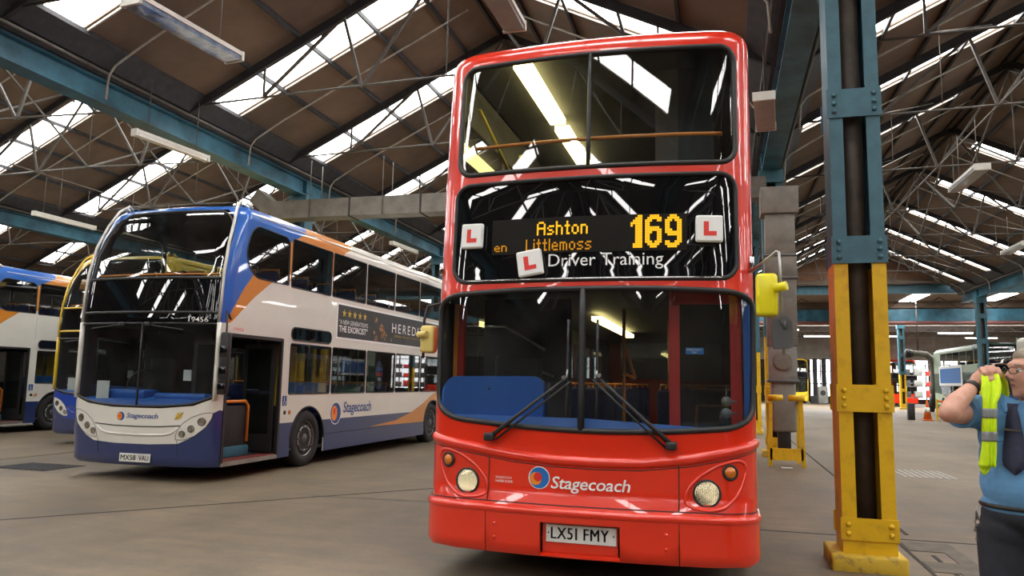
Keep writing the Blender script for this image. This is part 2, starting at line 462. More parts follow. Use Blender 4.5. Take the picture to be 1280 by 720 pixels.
# ================================================================== the shed
TAN = 0.4877; PITCH = 11.85; ZV = 6.9
VAL = [-34.5, -22.65, -10.8, 1.1, 12.95, 24.8, 36.6]
Y0B, Y1B = -21.0, 46.8
STRIPS = [-17.4, -13.0, -8.6, -4.2, 0.4, 4.8, 9.2, 13.4, 17.1, 21.5, 26.6, 31.0, 35.8, 40.2, 44.2]
M['roof'] = pmat('roof_board', (0.185, 0.125, 0.085), 0.9, var=0.28, vscale=0.55, col2=(0.085, 0.058, 0.042), lo=0.3, hi=0.75)
M['roofsteel'] = pmat('dark_roof_steel', (0.035, 0.035, 0.04), 0.7, var=0.25)
M['tie'] = pmat('grey_tie_steel', (0.12, 0.105, 0.09), 0.6, var=0.2)
M['pipe'] = pmat('galvanised_pipe', (0.42, 0.38, 0.32), 0.5, var=0.2)
M['gblue'] = pmat('girder_blue', (0.045, 0.185, 0.265), 0.55, var=0.3, vscale=1.2, col2=(0.015, 0.06, 0.09), bump=0.15, bscale=12)
M['cblue'] = pmat('column_blue', (0.055, 0.155, 0.20), 0.5, var=0.14, vscale=5, bump=0.25, bscale=25)
M['cyel'] = pmat('column_yellow', (0.72, 0.44, 0.008), 0.42, var=0.12, vscale=5, bump=0.3, bscale=20, col2=(0.52, 0.29, 0.01), lo=0.28, hi=0.5)
M['cbrown'] = pmat('drainpipe_brown', (0.085, 0.06, 0.045), 0.6, var=0.25, vscale=6, bump=0.2)
M['ducts'] = pmat('duct_grey', (0.21, 0.19, 0.155), 0.55, var=0.2, vscale=3)
M['ductl'] = pmat('duct_light', (0.25, 0.25, 0.23), 0.5, var=0.12, vscale=3)
M['brick'] = pmat('dim_wall', (0.07, 0.055, 0.045), 0.9, var=0.3, vscale=1.5)
M['sky'] = emat('daylit_rooflight', (1.0, 0.985, 0.96), 15.0)
M['day'] = emat('daylit_window', (0.95, 0.98, 1.0), 6.0)

def floor_mat():
    m, nt, out = _new('worn_concrete'); b = nt.nodes.new('ShaderNodeBsdfPrincipled'); L = nt.links.new
    n1 = _noise(nt, 0.35, 6, 0.65, stretch=(1.0, 0.45, 1)); n2 = _noise(nt, 2.2, 8, 0.7, stretch=(0.5, 1.6, 1)); n3 = _noise(nt, 22, 4, 0.7)
    r1 = nt.nodes.new('ShaderNodeValToRGB'); e = r1.color_ramp.elements
    e[0].position = 0.32; e[0].color = (0.105, 0.080, 0.052, 1); e[1].position = 0.68; e[1].color = (0.235, 0.185, 0.125, 1)
    L(n1.outputs['Fac'], r1.inputs['Fac'])
    r2 = nt.nodes.new('ShaderNodeValToRGB'); e = r2.color_ramp.elements
    e[0].position = 0.36; e[0].color = (0.66, 0.66, 0.68, 1); e[1].position = 0.62; e[1].color = (1.08, 1.06, 1.03, 1)
    L(n2.outputs['Fac'], r2.inputs['Fac'])
    mx = nt.nodes.new('ShaderNodeMix'); mx.data_type = 'RGBA'; mx.blend_type = 'MULTIPLY'; mx.inputs[0].default_value = 1.0
    L(r1.outputs['Color'], mx.inputs[6]); L(r2.outputs['Color'], mx.inputs[7])
    r3 = nt.nodes.new('ShaderNodeMapRange'); r3.inputs['To Min'].default_value = 0.85; r3.inputs['To Max'].default_value = 1.12; L(n3.outputs['Fac'], r3.inputs['Value'])
    m3 = nt.nodes.new('ShaderNodeVectorMath'); m3.operation = 'SCALE'; L(mx.outputs[2], m3.inputs[0]); L(r3.outputs['Result'], m3.inputs['Scale'])
    L(m3.outputs['Vector'], b.inputs['Base Color'])
    rr = nt.nodes.new('ShaderNodeMapRange'); rr.inputs['To Min'].default_value = 0.42; rr.inputs['To Max'].default_value = 0.75; L(n2.outputs['Fac'], rr.inputs['Value'])
    L(rr.outputs['Result'], b.inputs['Roughness']); b.inputs['Specular IOR Level'].default_value = 0.35
    bp = nt.nodes.new('ShaderNodeBump'); bp.inputs['Strength'].default_value = 0.15; bp.inputs['Distance'].default_value = 0.01
    L(n3.outputs['Fac'], bp.inputs['Height']); L(bp.outputs['Normal'], b.inputs['Normal'])
    L(b.outputs[0], out.inputs[0]); return m
M['floor'] = floor_mat()
def struct(o): o['kind'] = 'structure'; return o
M['crack'] = pmat('joint_dark', (0.035, 0.03, 0.025), 0.9)
M['patch'] = pmat('patch_concrete', (0.15, 0.125, 0.095), 0.8, var=0.2)
M['flwhite'] = pmat('worn_floor_paint', (0.5, 0.48, 0.42), 0.8, var=0.3, vscale=30)
struct(MB().box((-34.5, Y0B, -0.3), (36.6, 88, 0)).build('floor', M['floor']))
# joints, drain channel and service track are inlays of the floor
j = MB()
j.box((-0.6, 8.60, -0.01), (14, 8.63, 0.003)); j.box((1.79, 8.9, -0.01), (1.83, 60, 0.004)); j.box((1.62, 6.2, -0.01), (1.65, 8.4, 0.004))
j.box((1.80, 5.0, -0.01), (1.835, 7.9, 0.004)); j.box((-12, 6.0, -0.01), (-11.97, 60, 0.003))
j.bar((-9.5, 3.4, 0.0), (-3.2, 11.0, 0.0), 0.03, 0.006)
struct(j.build('floor_joint', M['crack']))
p = MB(); p.box((1.66, 7.2, 0), (2.12, 7.6, 0.006)); p.box((1.95, 7.6, 0), (2.1, 8.5, 0.006)); p.box((1.66, 8.05, 0), (1.95, 8.5, 0.006)); p.box((1.86, 4.8, 0), (2.02, 7.2, 0.006))
p.bar((-5.1, 8.9, 0), (-2.6, 9.1, 0), 0.09, 0.004)
struct(p.build('floor_patch', M['patch']))
g = MB()
for k in range(8): g.box((2.98+k*0.11, 14.6, 0), (3.04+k*0.11, 15.9, 0.006))
struct(g.build('floor_marking', M['flwhite']))
t = thing('drain_cover', 'slotted metal drain grating set in the floor beside the white bus with the blue front', 'drain', (-10.6, 9.9, 0))
g = MB(); g.box((-11.15, 9.5, 0), (-10.05, 10.3, 0.006)); g.build('drain_frame', M['crack'], t)
g = MB()
for k in range(10): g.box((-11.1+k*0.105, 9.55, 0.006), (-11.04+k*0.105, 10.25, 0.012))
g.build('drain_grating', M['roofsteel'], t)

def slope(side, x0, idx, strips, y0, y1):
    """one roof slope of a gabled bay; side=+1 rises to the right from valley x0, -1 rises to the left from valley x0"""
    c = math.cos(math.atan(TAN)); s = math.sin(math.atan(TAN)); Lx = PITCH/2
    def P(u, y, dz=0): return (x0+side*u, y, ZV+u*TAN+dz)
    m = MB(); ys = [y0]
    u0, u1 = 0.62, 5.05
    def sheet(ua, ub, ya, yb):
        n = (-side*s*0.06, 0, c*0.06); a = [P(ua, ya), P(ub, ya), P(ub, yb), P(ua, yb)]
        b = [(q[0]+n[0], q[1], q[2]+n[2]) for q in a]
        m.add(a+b, [(0, 1, 2, 3), (7, 6, 5, 4), (0, 4, 5, 1), (1, 5, 6, 2), (2, 6, 7, 3), (3, 7, 4, 0)])
    ya = y0
    for yc in strips:
        w = 0.40; sheet(0, Lx, ya, yc-w); sheet(0, u0, yc-w, yc+w); sheet(u1, Lx, yc-w, yc+w); ya = yc+w
    sheet(0, Lx, ya, y1)
    # sheeting laps: thin dark battens under the boards
    struct(m.build('ceiling', M['roof']))
    for yc in strips:
        k = MB(); n = (-side*s*0.03, 0, c*0.03); a = [P(u0, yc-0.4), P(u1, yc-0.4), P(u1, yc+0.4), P(u0, yc+0.4)]
        a = [(q[0]+n[0], q[1], q[2]+n[2]) for q in a]; b = [(q[0]+n[0]*.5, q[1], q[2]+n[2]*.5) for q in a]
        k.add(a+b, [(0, 1, 2, 3), (7, 6, 5, 4), (0, 4, 5, 1), (1, 5, 6, 2), (2, 6, 7, 3), (3, 7, 4, 0)])
        WIN.append(struct(k.build('window_%d' % (len(WIN)+1), M['sky'])))
    # purlins
    k = MB()
    for u in (0.5, 1.7, 2.8, 3.9, 5.0, 5.8):
        a = P(u, y0, -0.05); b = P(u, y1, -0.05); k.bar(a, b, 0.055, 0.10)
    struct(k.build('ceiling_purlins', M['roofsteel']))
    # edge flashing along one side of each strip and board joints
    k = MB()
    for yc in strips:
        k.bar(P(0.4, yc+0.45, -0.03), P(5.2, yc+0.45, -0.03), 0.035, 0.04)
    struct(k.build('ceiling_trim', M['pipe']))
    k = MB()
    for yc in [q for q in strips if q > 4]:
        yy = yc+1.25
        k.tube([P(0.35, yy, -0.75), P(0.38, yy, -0.32), P(0.5, yy, -0.22), P(1.2, yy, -0.16), P(5.6, yy, -0.16)], 0.022, 6)
    struct(k.build('ceiling_conduit', M['pipe']))
WIN = []
for i in range(6):
    x0 = VAL[i]; st = STRIPS if 1 <= i <= 3 else [q for q in STRIPS if q > 0]
    slope(1, x0, i, st, Y0B, Y1B); slope(-1, x0+PITCH, i, st, Y0B, Y1B)
# trusses: rafters, level tie, struts
def truss(x0, y, n):
    m = MB(); r = MB(); L = PITCH; xr = x0+L/2; zr = ZV+L/2*TAN
    for sx, xe in ((1, x0), (-1, x0+L)):
        m.bar((xe, y, ZV-0.16), (xr, y, zr-0.16), 0.075, 0.17)
        q = lambda u, dz=0: (xe+sx*u, y, ZV+u*TAN-0.2+dz)
        z = 7.05
        r.bar((xe+sx*2.05, y, z), q(2.05), 0.04, 0.04); r.bar((xe+sx*2.05, y, z), q(3.75), 0.055, 0.055)
        r.bar((xe+sx*4.2, y, z), q(3.75), 0.055, 0.055); r.bar((xe+sx*4.2, y, z), (xr, y, zr-0.25), 0.05, 0.05)
    r.tube([(x0+0.15, y, 6.98), (x0+4, y, 7.08), (xr, y, 7.12), (x0+L-4, y, 7.08), (x0+L-0.15, y, 6.98)], 0.022, 6)
    r.tube([(xr, y, 7.12), (xr, y, zr-0.2)], 0.014, 5)
    struct(m.build('trim_%d' % n, M['roofsteel'])); struct(r.build('trim_%d' % (n+1), M['tie']))
n = 1
for i in range(6):
    for yc in STRIPS:
        if (i in (0, 5) and yc < 12) or (i == 4 and yc < 0) or yc < -27: continue
        truss(VAL[i], yc-0.78, n); n += 2
# long bracing rods running down the length of each bay
for i in range(1, 5):
    k = MB(); xr = VAL[i]+PITCH/2
    ys = [yc-0.78 for yc in STRIPS if yc > -5]
    for a, b in zip(ys, ys[1:]):
        if i == 2: continue
        k.bar((xr, a, 7.12), (xr, b, 9.45), 0.045, 0.045); k.bar((xr, b, 7.12), (xr, a, 9.45), 0.045, 0.045)
        for sx in (-1, 1):
            x1 = xr+sx*3.9; x2 = xr+sx*1.75
            k.tube([(x1, a, 7.05), (x2, b, 8.75)], 0.016, 5)
            k.tube([(xr+sx*3.2, (a+b)/2, 6.55), (xr+sx*3.2, (a+b)/2, 8.1)], 0.010, 5)
        k.bar((xr-1.73, a, 7.08), (xr-1.73, b, 7.08), 0.03, 0.03)
    struct(k.build('trim_%d' % n, M['tie'])); n += 1
# valley girders
def girder(x, y0, y1, label, side_dark=False):
    t = thing('valley_girder', label, 'girder', (x, (y0+y1)/2, 6.3), 'blue valley girders')
    m = MB(); m.box((x-0.19, y0, 6.30), (x+0.19, y1, 6.34)); m.box((x-0.19, y0, 6.70), (x+0.19, y1, 6.74)); m.box((x-0.09, y0, 6.34), (x+0.09, y1, 6.70))
    m.build('girder_beam', M['gblue'], t)
    for yy in CY:
        if y0 < yy < y1:
            m = MB(); m.box((x-0.2, yy-0.16, 6.28), (x+0.2, yy+0.16, 6.76))
            for a in (-0.1, 0.1):
                for b in (6.38, 6.52, 6.66):
                    for sx in (-1, 1): m.cyl((x+sx*0.2, yy+a, b), (x+sx*0.22, yy+a, b), 0.018, 6)
            m.build('splice_plate', M['gblue'], t)
    m = MB(); m.prism([(x-0.26, 6.74), (x+0.26, 6.74), (x+0.34, 6.84), (x-0.34, 6.84)], 'y', y0, y1); m.build('valley_gutter', M['roofsteel'], t)
    struct(MB().prism([(x-0.36, 6.85), (x+0.36, 6.85), (x+0.66, 7.12), (x+0.66, 7.20), (x-0.66, 7.20), (x-0.66, 7.12)], 'y', y0, y1).build('ceiling_gutter', M['roofsteel']))
    m = MB(); m.tube([(x+0.36, y0, 6.78), (x+0.36, y1, 6.78)], 0.03, 6); m.tube([(x-0.36, y0, 6.78), (x-0.36, y1, 6.78)], 0.03, 6); m.build('cable_conduit', M['tie'], t)
    return t
CY = [7.25, 17.6, 27.8, 44.2]
girder(-22.65, Y0B, Y1B, 'dim blue roof girder at the far left, beyond the white bus')
girder(-10.8, Y0B, Y1B, 'long blue roof girder above the white bus with the blue front')
girder(1.1, Y0B, Y1B, 'dark blue roof girder right of the red bus, above the yellow and blue column')
girder(12.95, Y0B, Y1B, 'blue roof girder over the green buses at the right')
girder(24.8, Y0B, Y1B, 'blue roof girder furthest to the right, past the green buses')

# ------------------------------------------------------------------ columns
M['conc'] = pmat('yellow_painted_plinth', (0.60, 0.40, 0.03), 0.7, var=0.25, vscale=9, col2=(0.22, 0.15, 0.06), bump=0.5, bscale=18, lo=0.32, hi=0.48)
def column(x, y, label, pipe=True, hi=6.3, hidden=False):
    t = thing('steel_column', label, 'column', (x, y, 0), 'painted steel columns')
    zb = 2.58; d = 0.20
    for sx in (-1, 1):
        for nm, za, zc, mt in (('yellow_channel', 0.12, zb, 'cyel'), ('blue_channel', zb, hi, 'cblue')):
            m = MB(); xa = x+sx*0.095; xb = x+sx*0.21
            m.box((xa, y-d, za), (xb, y-d+0.02, zc)); m.box((xa, y+d-0.02, za), (xb, y+d, zc)); m.box((xb-sx*0.02, y-d+0.02, za), (xb, y+d-0.02, zc))
            m.build(nm, M[mt], t)
    for za, zc, mt, rows in ((0.24, 0.42, 'cyel', 2), (1.30, 1.53, 'cyel', 3), (2.58, 2.82, 'cblue', 3), (3.90, 4.16, 'cblue', 3), (5.2, 5.45, 'cblue', 3)):
        for sy in (-1, 1):
            m = MB(); ya = y+sy*d; m.box((x-0.225, ya, za), (x+0.225, ya+sy*0.015, zc))
            pl = m.build('batten_plate', M[mt], t); b = MB()
            for sx in (-1, 1):
                for r in range(rows):
                    z = za+(zc-za)*(r+0.75)/(rows+0.5); b.lathe((x+sx*0.165, ya+sy*0.015, z), (0, sy, 0), [(0.022, 0), (0.022, 0.010), (0.014, 0.018), (0, 0.02)], 8)
            b.build('bolts', M[mt], pl)
    m = MB(); m.box((x-0.188, y-d+0.003, 0.10), (x+0.188, y+d-0.003, 0.245)); m.build('foot_plate', M['cyel'], t)
    if pipe:
        m = MB(); m.cyl((x, y, 0.24), (x, y, hi), 0.095, 20); m.box((x-0.1, y+0.12, 0.24), (x+0.1, y+0.15, hi)); m.build('drainpipe', M['cbrown'], t)
    m = MB(); m.bevbox((x-0.31, y-0.3, -0.02), (x+0.27, y+0.3, 0.13), 0.02); m.build('plinth', M['conc'], t)
    m = MB(); m.box((x-0.26, y-0.26, hi-0.28), (x+0.26, y+0.26, hi)); m.build('capital', M['cblue'], t)
    return t
column(1.16, 7.27, 'tall blue and yellow bolted column with brown drainpipe, in front right of the red bus')
column(1.1, 17.6, 'column with blue head standing behind the grey exhaust duct')
column(0.95, 25.8, 'partly hidden blue and yellow column just right of the red bus windscreen')
column(-10.8, 17.6, 'blue column rising behind the roof of the white bus with the blue front')
column(-10.8, 27.8, 'blue column under the left girder, behind the red bus')
column(12.95, 44.2, 'blue and yellow column beside the green buses, above the raised arm')
column(12.95, 62.8, 'distant blue and yellow column in front of the far red bus')
# ------------------------------------------------------------------ ducts
t = thing('overhead_duct', 'long grey rectangular duct crossing above the white bus', 'duct', (-5.2, 16.9, 6.0))
for a, b in ((-11.15, -8.9), (-8.9, -7.0), (-7.0, -2.6), (-2.6, 0.95)):
    m = MB(); m.box((a, 16.65, 5.52), (b, 17.15, 5.98)); m.build('duct_section', M['ducts'], t)
for a in (-8.9, -7.0, -2.6):
    m = MB(); m.box((a-0.02, 16.63, 5.50), (a+0.02, 17.17, 6.0)); m.build('flange', M['roofsteel'], t)
for a in (-10.0, -8.0, -4.2, -0.8):
    m = MB(); m.tube([(a, 16.62, 5.5), (a, 16.62, 6.98)], 0.012, 5); m.tube([(a, 17.18, 5.5), (a, 17.18, 6.98)], 0.012, 5); m.build('duct_hanger', M['tie'], t)
m = MB(); m.bar((-11.15, 16.9, 5.75), (-11.7, 16.9, 6.2), 0.4, 0.4); m.build('duct_elbow', M['ducts'], t)
t = thing('exhaust_duct', 'grey vertical exhaust duct inside the small yellow guard frame', 'duct', (1.14, 16.0, 0))
def vd(z0, z1, w, d, mt, nm='duct_section', bev=0.015, yo=0):
    m = MB(); m.bevbox((1.14-w/2, 16.0-d/2+yo, z0), (1.14+w/2, 16.0+d/2+yo, z1), bev); return m.build(nm, M[mt], t)
vd(4.95, 5.5, 0.72, 0.6, 'ducts'); vd(4.1, 4.95, 0.56, 0.5, 'ducts'); vd(3.65, 4.1, 0.60, 0.52, 'ducts'); vd(2.3, 3.65, 0.56, 0.5, 'ducts')
vd(1.62, 2.4, 0.52, 0.42, 'ductl'); vd(0.62, 1.62, 0.46, 0.36, 'ductl', bev=0.05); vd(1.58, 1.64, 0.6, 0.5, 'plastic', 'flange'); vd(4.08, 4.12, 0.64, 0.56, 'plastic', 'flange'); vd(3.62, 3.67, 0.64, 0.56, 'plastic', 'flange')
m = MB(); m.lathe((1.14, 15.79, 2.0), (0, -1, 0), [(0.19, 0), (0.19, 0.03), (0.16, 0.035), (0.0, 0.03)], 20); m.build('round_hatch', M['ducts'], t)
vd(0.30, 0.64, 0.24, 0.2, 'black', 'rubber_skirt')
t = thing('guard_frame', 'small yellow steel guard frame standing around the grey exhaust duct', 'guard', (1.14, 15.7, 0))
for x in (0.87, 1.41):
    m = MB(); m.bar((x-0.03*(1 if x > 1 else -1)*-1, 15.45, 0.0), (x, 15.45, 1.27), 0.075, 0.06); m.build('post', M['cyel'], t)
    m = MB(); m.bar((x, 15.45, 1.2), (x, 16.1, 1.2), 0.06, 0.06); m.bar((x, 16.1, 0), (x, 16.1, 1.2), 0.06, 0.06); m.build('rear_post', M['cyel'], t)
m = MB(); m.box((0.84, 15.42, 0.12), (1.44, 15.47, 0.34)); m.build('kick_plate', M['cyel'], t)
for a, b in ((0.82, 1.09), (1.19, 1.48)):
    m = MB(); m.cyl((a, 15.42, 1.29), (b, 15.42, 1.29), 0.06, 14); m.build('roller', M['cyel'], t)
# ------------------------------------------------------------------ walls and the far end
M['corr'] = pmat('corrugated_sheet', (0.45, 0.43, 0.37), 0.6, var=0.15, vscale=1.0)
struct(MB().box((-34.9, Y0B, -0.3), (-34.5, 88, 11)).build('wall_left', M['brick']))
struct(MB().box((36.6, Y0B, -0.3), (37.0, 88, 11)).build('wall_right', M['brick']))
m = MB()
xs = -34.5
while xs < 36.6: m.box((xs, 85.9, 4.4), (xs+0.22, 86.0, 7.4)); m.box((xs+0.22, 85.96, 4.4), (xs+0.44, 86.06, 7.4)); xs += 0.44
struct(m.build('wall_far', M['corr']))
m = MB()
for a, b in ((-34.5, 8.9), (10.9, 12.0), (13.2, 13.9), (25.5, 36.6)): m.box((a, 85.9, 0), (b, 86.1, 4.4))
m.box((8.9, 85.9, 0), (25.5, 86.1, 0.5))
for x in (9.9, 14.6, 16.0, 17.4, 18.8, 20.2, 21.6, 23.0, 24.4): m.box((x-0.06, 85.9, 0.5), (x+0.06, 86.05, 4.4))
for z in (1.9, 3.2): m.box((7.6, 85.9, z-0.05), (25.5, 86.05, z+0.05))
struct(m.build('wall_far_lower', M['brick']))
WIN.append(struct(MB().box((7.6, 86.15, 0.5), (25.5, 86.2, 4.4)).build('window_%d' % (len(WIN)+1), M['day'])))
struct(MB().box((-34.5, 46.8, 7.6), (1.1, 47.0, 10.2)).build('wall_gable_left', M['brick']))
gm = pmat('brown_gable_board', (0.20, 0.10, 0.055), 0.85, var=0.2, vscale=1)
struct(MB().box((1.1, 46.8, 7.7), (36.6, 47.0, 10.2)).build('wall_gable_right', gm))
t = thing('cross_girder', 'pale blue cross girder spanning the far end of the right bay', 'girder', (9, 47.28, 7))
m = MB(); m.box((-34, 47.25, 6.95), (36, 47.31, 7.62)); m.box((-34, 47.05, 6.9), (36, 47.5, 6.97)); m.box((-34, 47.05, 7.6), (36, 47.5, 7.67)); m.build('girder_beam', M['cblue'], t)
t = thing('cross_girder', 'dark cross girder furthest away, near the corrugated wall', 'girder', (9, 60, 6.6))
m = MB(); m.box((-34, 59.9, 6.3), (36, 60.1, 7.3)); m.build('girder_beam', M['gblue'], t)
m = MB(); m.cyl((-20, 59.6, 6.2), (36, 59.6, 6.2), 0.14, 10); m.build('service_pipe', pmat('red_oxide', (0.18, 0.06, 0.05), 0.5), t)
m = MB(); m.box((-34.5, 47, 7.75), (36.6, 60, 7.9)); m.box((-34.5, 60, 7.3), (36.6, 86, 7.45))
m.box((-34.5, 59.95, 7.3), (36.6, 60.05, 7.9)); m.box((-34.5, 46.85, 7.4), (36.6, 46.95, 7.8))
struct(m.build('ceiling_far', M['roof']))
for x in (-22.8, -17.7, -12.6, -7.5, -2.4, 2.7, 12.2, 17.3, 22.4, 27.5):
    WIN.append(struct(MB().box((x, 55.0, 7.70), (x+1.0, 59.3, 7.74)).build('window_%d' % (len(WIN)+1), M['sky'])))
for x in range(-22, 34, 4):
    WIN.append(struct(MB().box((x, 61.2, 7.24), (x+3.3, 68.0, 7.28)).build('window_%d' % (len(WIN)+1), M['sky'])))  # added rooflights, hidden behind the cross girder to brighten the far wall
# lattice trusses in the far bay
k = MB()
for yy in (52, 66, 73, 80):
    for x in range(-20, 36, 2):
        k.bar((x, yy, 6.5), (x+1, yy, 7.2), 0.05, 0.05); k.bar((x+1, yy, 7.2), (x+2, yy, 6.5), 0.05, 0.05)
    k.bar((-34, yy, 6.5), (36, yy, 6.5), 0.07, 0.07)
struct(k.build('trim_%d' % n, M['tie'])); n += 1
# rear of the shed behind the viewer
m = MB(); m.box((-34.5, Y0B-0.3, 5.4), (36.6, Y0B, 11)); m.box((-34.5, Y0B-0.3, 0), (36.6, Y0B, 5.4))
struct(m.build('wall_rear', M['brick']))

# ------------------------------------------------------------------ hanging fluorescent lights
M['lampoff'] = pmat('lamp_casing', (0.62, 0.60, 0.54), 0.45, var=0.05)
M['diff'] = pmat('ribbed_diffuser', (0.30, 0.31, 0.31), 0.3, coat=0.4, var=0.1)
M['difft'] = pmat('clear_diffuser', (0.33, 0.36, 0.42), 0.15, coat=0.8, var=0.35, vscale=5, col2=(0.08, 0.14, 0.24))
M['lit'] = emat('lit_tube', (1, 1, 0.98), 14.0)
def light(p, q, label, w=0.14, mt='lampoff', drop=1.1):
    p = Vector(p); q = Vector(q); c = (p+q)/2
    t = thing('fluorescent_light', label, 'ceiling light', tuple(c), 'hanging fluorescent lights')
    d = (q-p).normalized()
    m = MB(); m.bar(p+Vector((0, 0, 0.03)), q+Vector((0, 0, 0.03)), w, 0.06); m.build('casing', M['lampoff'], t)
    m = MB(); m.bar(p-Vector((0, 0, 0.03))+d*0.05, q-Vector((0, 0, 0.03))-d*0.05, w*0.92, 0.055); m.build('diffuser', M[mt], t)
    for e in (p+d*0.01, q-d*0.01): 
        m = MB(); m.bar(e-d*0.02, e+d*0.02, w*1.05, 0.13); m.build('end_cap', M['lampoff'], t)
    for e in (p+d*0.3, q-d*0.3):
        m = MB(); m.tube([e+Vector((0, 0, 0.05)), e+Vector((0, 0, drop))], 0.008, 5); m.build('hanger', M['tie'], t)
light((-6.62, 6.85, 5.85), (-6.42, 8.55, 5.85), 'large fluorescent light with blue-tinted clear cover, at the upper left', 0.30, 'difft')
light((-10.2, 10.9, 5.85), (-10.0, 12.65, 5.85), 'slim cream fluorescent light hanging under the long left girder')
light((-2.42, 6.9, 5.85), (-2.42, 8.55, 5.85), 'wide fluorescent light hanging just above the red bus roof', 0.28, 'diff')
light((0.62, 10.95, 5.62), (0.72, 12.35, 5.62), 'wide fluorescent light beside the dark girder and the nearest column', 0.30, 'diff')
light((-18.2, 16.1, 5.85), (-18.2, 18.2, 5.85), 'cream fluorescent light hanging in front of the dim far left girder')
light((-15.5, 16.4, 5.3), (-15.3, 18.2, 5.3), 'lower fluorescent light between the far left girder and the blue-fronted bus')
light((-10.2, 22.0, 5.85), (-10.1, 23.8, 5.85), 'small fluorescent light hanging above the rear half of the white bus')
light((4.95, 16.3, 5.85), (4.95, 18.1, 5.85), 'fluorescent light hanging in the middle of the right bay', 0.28, 'diff')
light((8.7, 25.2, 5.85), (8.7, 27.0, 5.85), 'fluorescent light at the right edge above the person', 0.28, 'diff')
light((5.8, 38.0, 5.95), (5.8, 40.0, 5.95), 'small fluorescent light near the pale blue cross girder', 0.28)
light((12.2, 33.0, 5.7), (12.2, 35.0, 5.7), 'fluorescent light under the right girder by the green buses')
for (x, y, z, lb) in ((-2.0, 66, 5.9, 'distant fluorescent light hidden low behind the red bus'), (17.5, 66, 5.9, 'distant fluorescent light over the extraction hose'), (21.0, 72, 5.9, 'distant fluorescent light above the dark green bus'), (4.5, 62, 5.9, 'distant fluorescent light left of the two over the far vehicles'), (8.0, 70, 5.9, 'distant fluorescent light in front of the corrugated wall, left one'), (13.2, 70, 5.9, 'distant fluorescent light in front of the corrugated wall, right one')):
    light((x-1.2, y, z), (x+1.2, y, z), lb, 0.22, 'lit', drop=7.28-z)
# ================================================================== red double-decker
RS = Surf(**RED); C0 = 0.03
def wheel(parent, x, y, r=0.47, side=1, name='wheel', front=True):
    """wheel whose outer face looks along +x*side"""
    m = MB(); m.lathe((x-side*0.27, y, r), (side, 0, 0), [(0.28, 0), (r-0.03, 0.0), (r, 0.04), (r, 0.22), (r-0.03, 0.265), (0.30, 0.27), (0.29, 0.24)], 36)
    w = m.build(name, M['tyre'], parent)
    m = MB(); m.lathe((x-side*0.27, y, r), (side, 0, 0), [(0.0, 0.10), (0.15, 0.10), (0.16, 0.22), (0.20, 0.25), (0.27, 0.20), (0.29, 0.245), (0.30, 0.25), (0.30, 0.2)] if front else [(0.0, 0.05), (0.14, 0.05), (0.2, 0.08), (0.24, 0.18), (0.29, 0.25), (0.30, 0.2)], 30)
    m.build('wheel_rim', M['whlgrey'], w)
    m = MB()
    for k in range(10):
        a = 2*PI*k/10; m.cyl((x-side*0.05, y+0.205*math.cos(a), r+0.205*math.sin(a)), (x-side*0.0, y+0.205*math.cos(a), r+0.205*math.sin(a)), 0.018, 6)
    m.lathe((x-side*0.17, y, r), (side, 0, 0), [(0.12, 0), (0.12, 0.10), (0.07, 0.15), (0, 0.16)], 18)
    m.build('hub_nuts', M['plastic'], w)
    m = MB()
    for k in range(10):
        a = 2*PI*(k+.5)/10; m.lathe((x-side*0.036, y+0.25*math.cos(a), r+0.25*math.sin(a)), (side, 0, 0), [(0.02, 0.0), (0.02, 0.004)], 8)
    m.build('rim_holes', M['black'], w); return w
def seat_mesh(M1, x, y, z, w=0.42, col=0):
    M1.bevbox((x-w/2, y-0.05, z+0.38), (x+w/2, y+0.40, z+0.50), 0.04, col)
    M1.bevbox((x-w/2, y+0.34, z+0.45), (x+w/2, y+0.44, z+1.02), 0.04, col)
def seats(root, x0, x1, ys, z):
    for y in ys:
        for x in (x0+0.28, x0+0.72, x1-0.72, x1-0.28):
            m = MB(); seat_mesh(m, x, y, z); m.cyl((x, y+0.2, z), (x, y+0.2, z+0.4), 0.03, 6); s = m.build('seat', M['seatblue'], root)
            m = MB(); m.tube([(x-0.19, y+0.44, z+0.92), (x-0.17, y+0.46, z+1.07), (x+0.17, y+0.46, z+1.07), (x+0.19, y+0.44, z+0.92)], 0.016, 6); m.build('grab_handle', M['orail'], s)
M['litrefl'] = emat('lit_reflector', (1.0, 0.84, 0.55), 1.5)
bus = thing('double_decker_bus', 'bright red driver training double-decker bus facing the viewer with route display 169', 'bus', (-1.035, 10.6, 0))
LR = RS.smax-0.02; sc_ = RS.scorner
def sy(S, Y): return S.scorner+(Y-(S.y0+S.tab[-2][2]))      # distance round the outline for a depth Y on the side
up = rrect(-1.12+C0-0.01, 3.205, 1.12+C0+0.02, 4.185, 0.13, 7)
dest = rrect(-1.135+C0, 2.295, 1.135+C0, 3.115, 0.13, 7)
wind = rpoly([(-1.26+C0, 1.30, .12), (-1.08+C0, 1.205, .1), (-0.5, 1.16, .3), (C0, 1.142, .4), (0.6, 1.152, .3), (1.10+C0, 1.195, .1), (1.28+C0, 1.29, .12), (1.31+C0, 1.75, .3), (1.305+C0, 2.13, .12), (1.12+C0, 2.195, .12), (0.55, 2.222, .3), (-0.5, 2.222, .3), (-1.12+C0, 2.195, .12), (-1.30+C0, 2.13, .12), (-1.30+C0, 1.75, .3)], .1)
holes = [up, dest, wind]
sidew = []
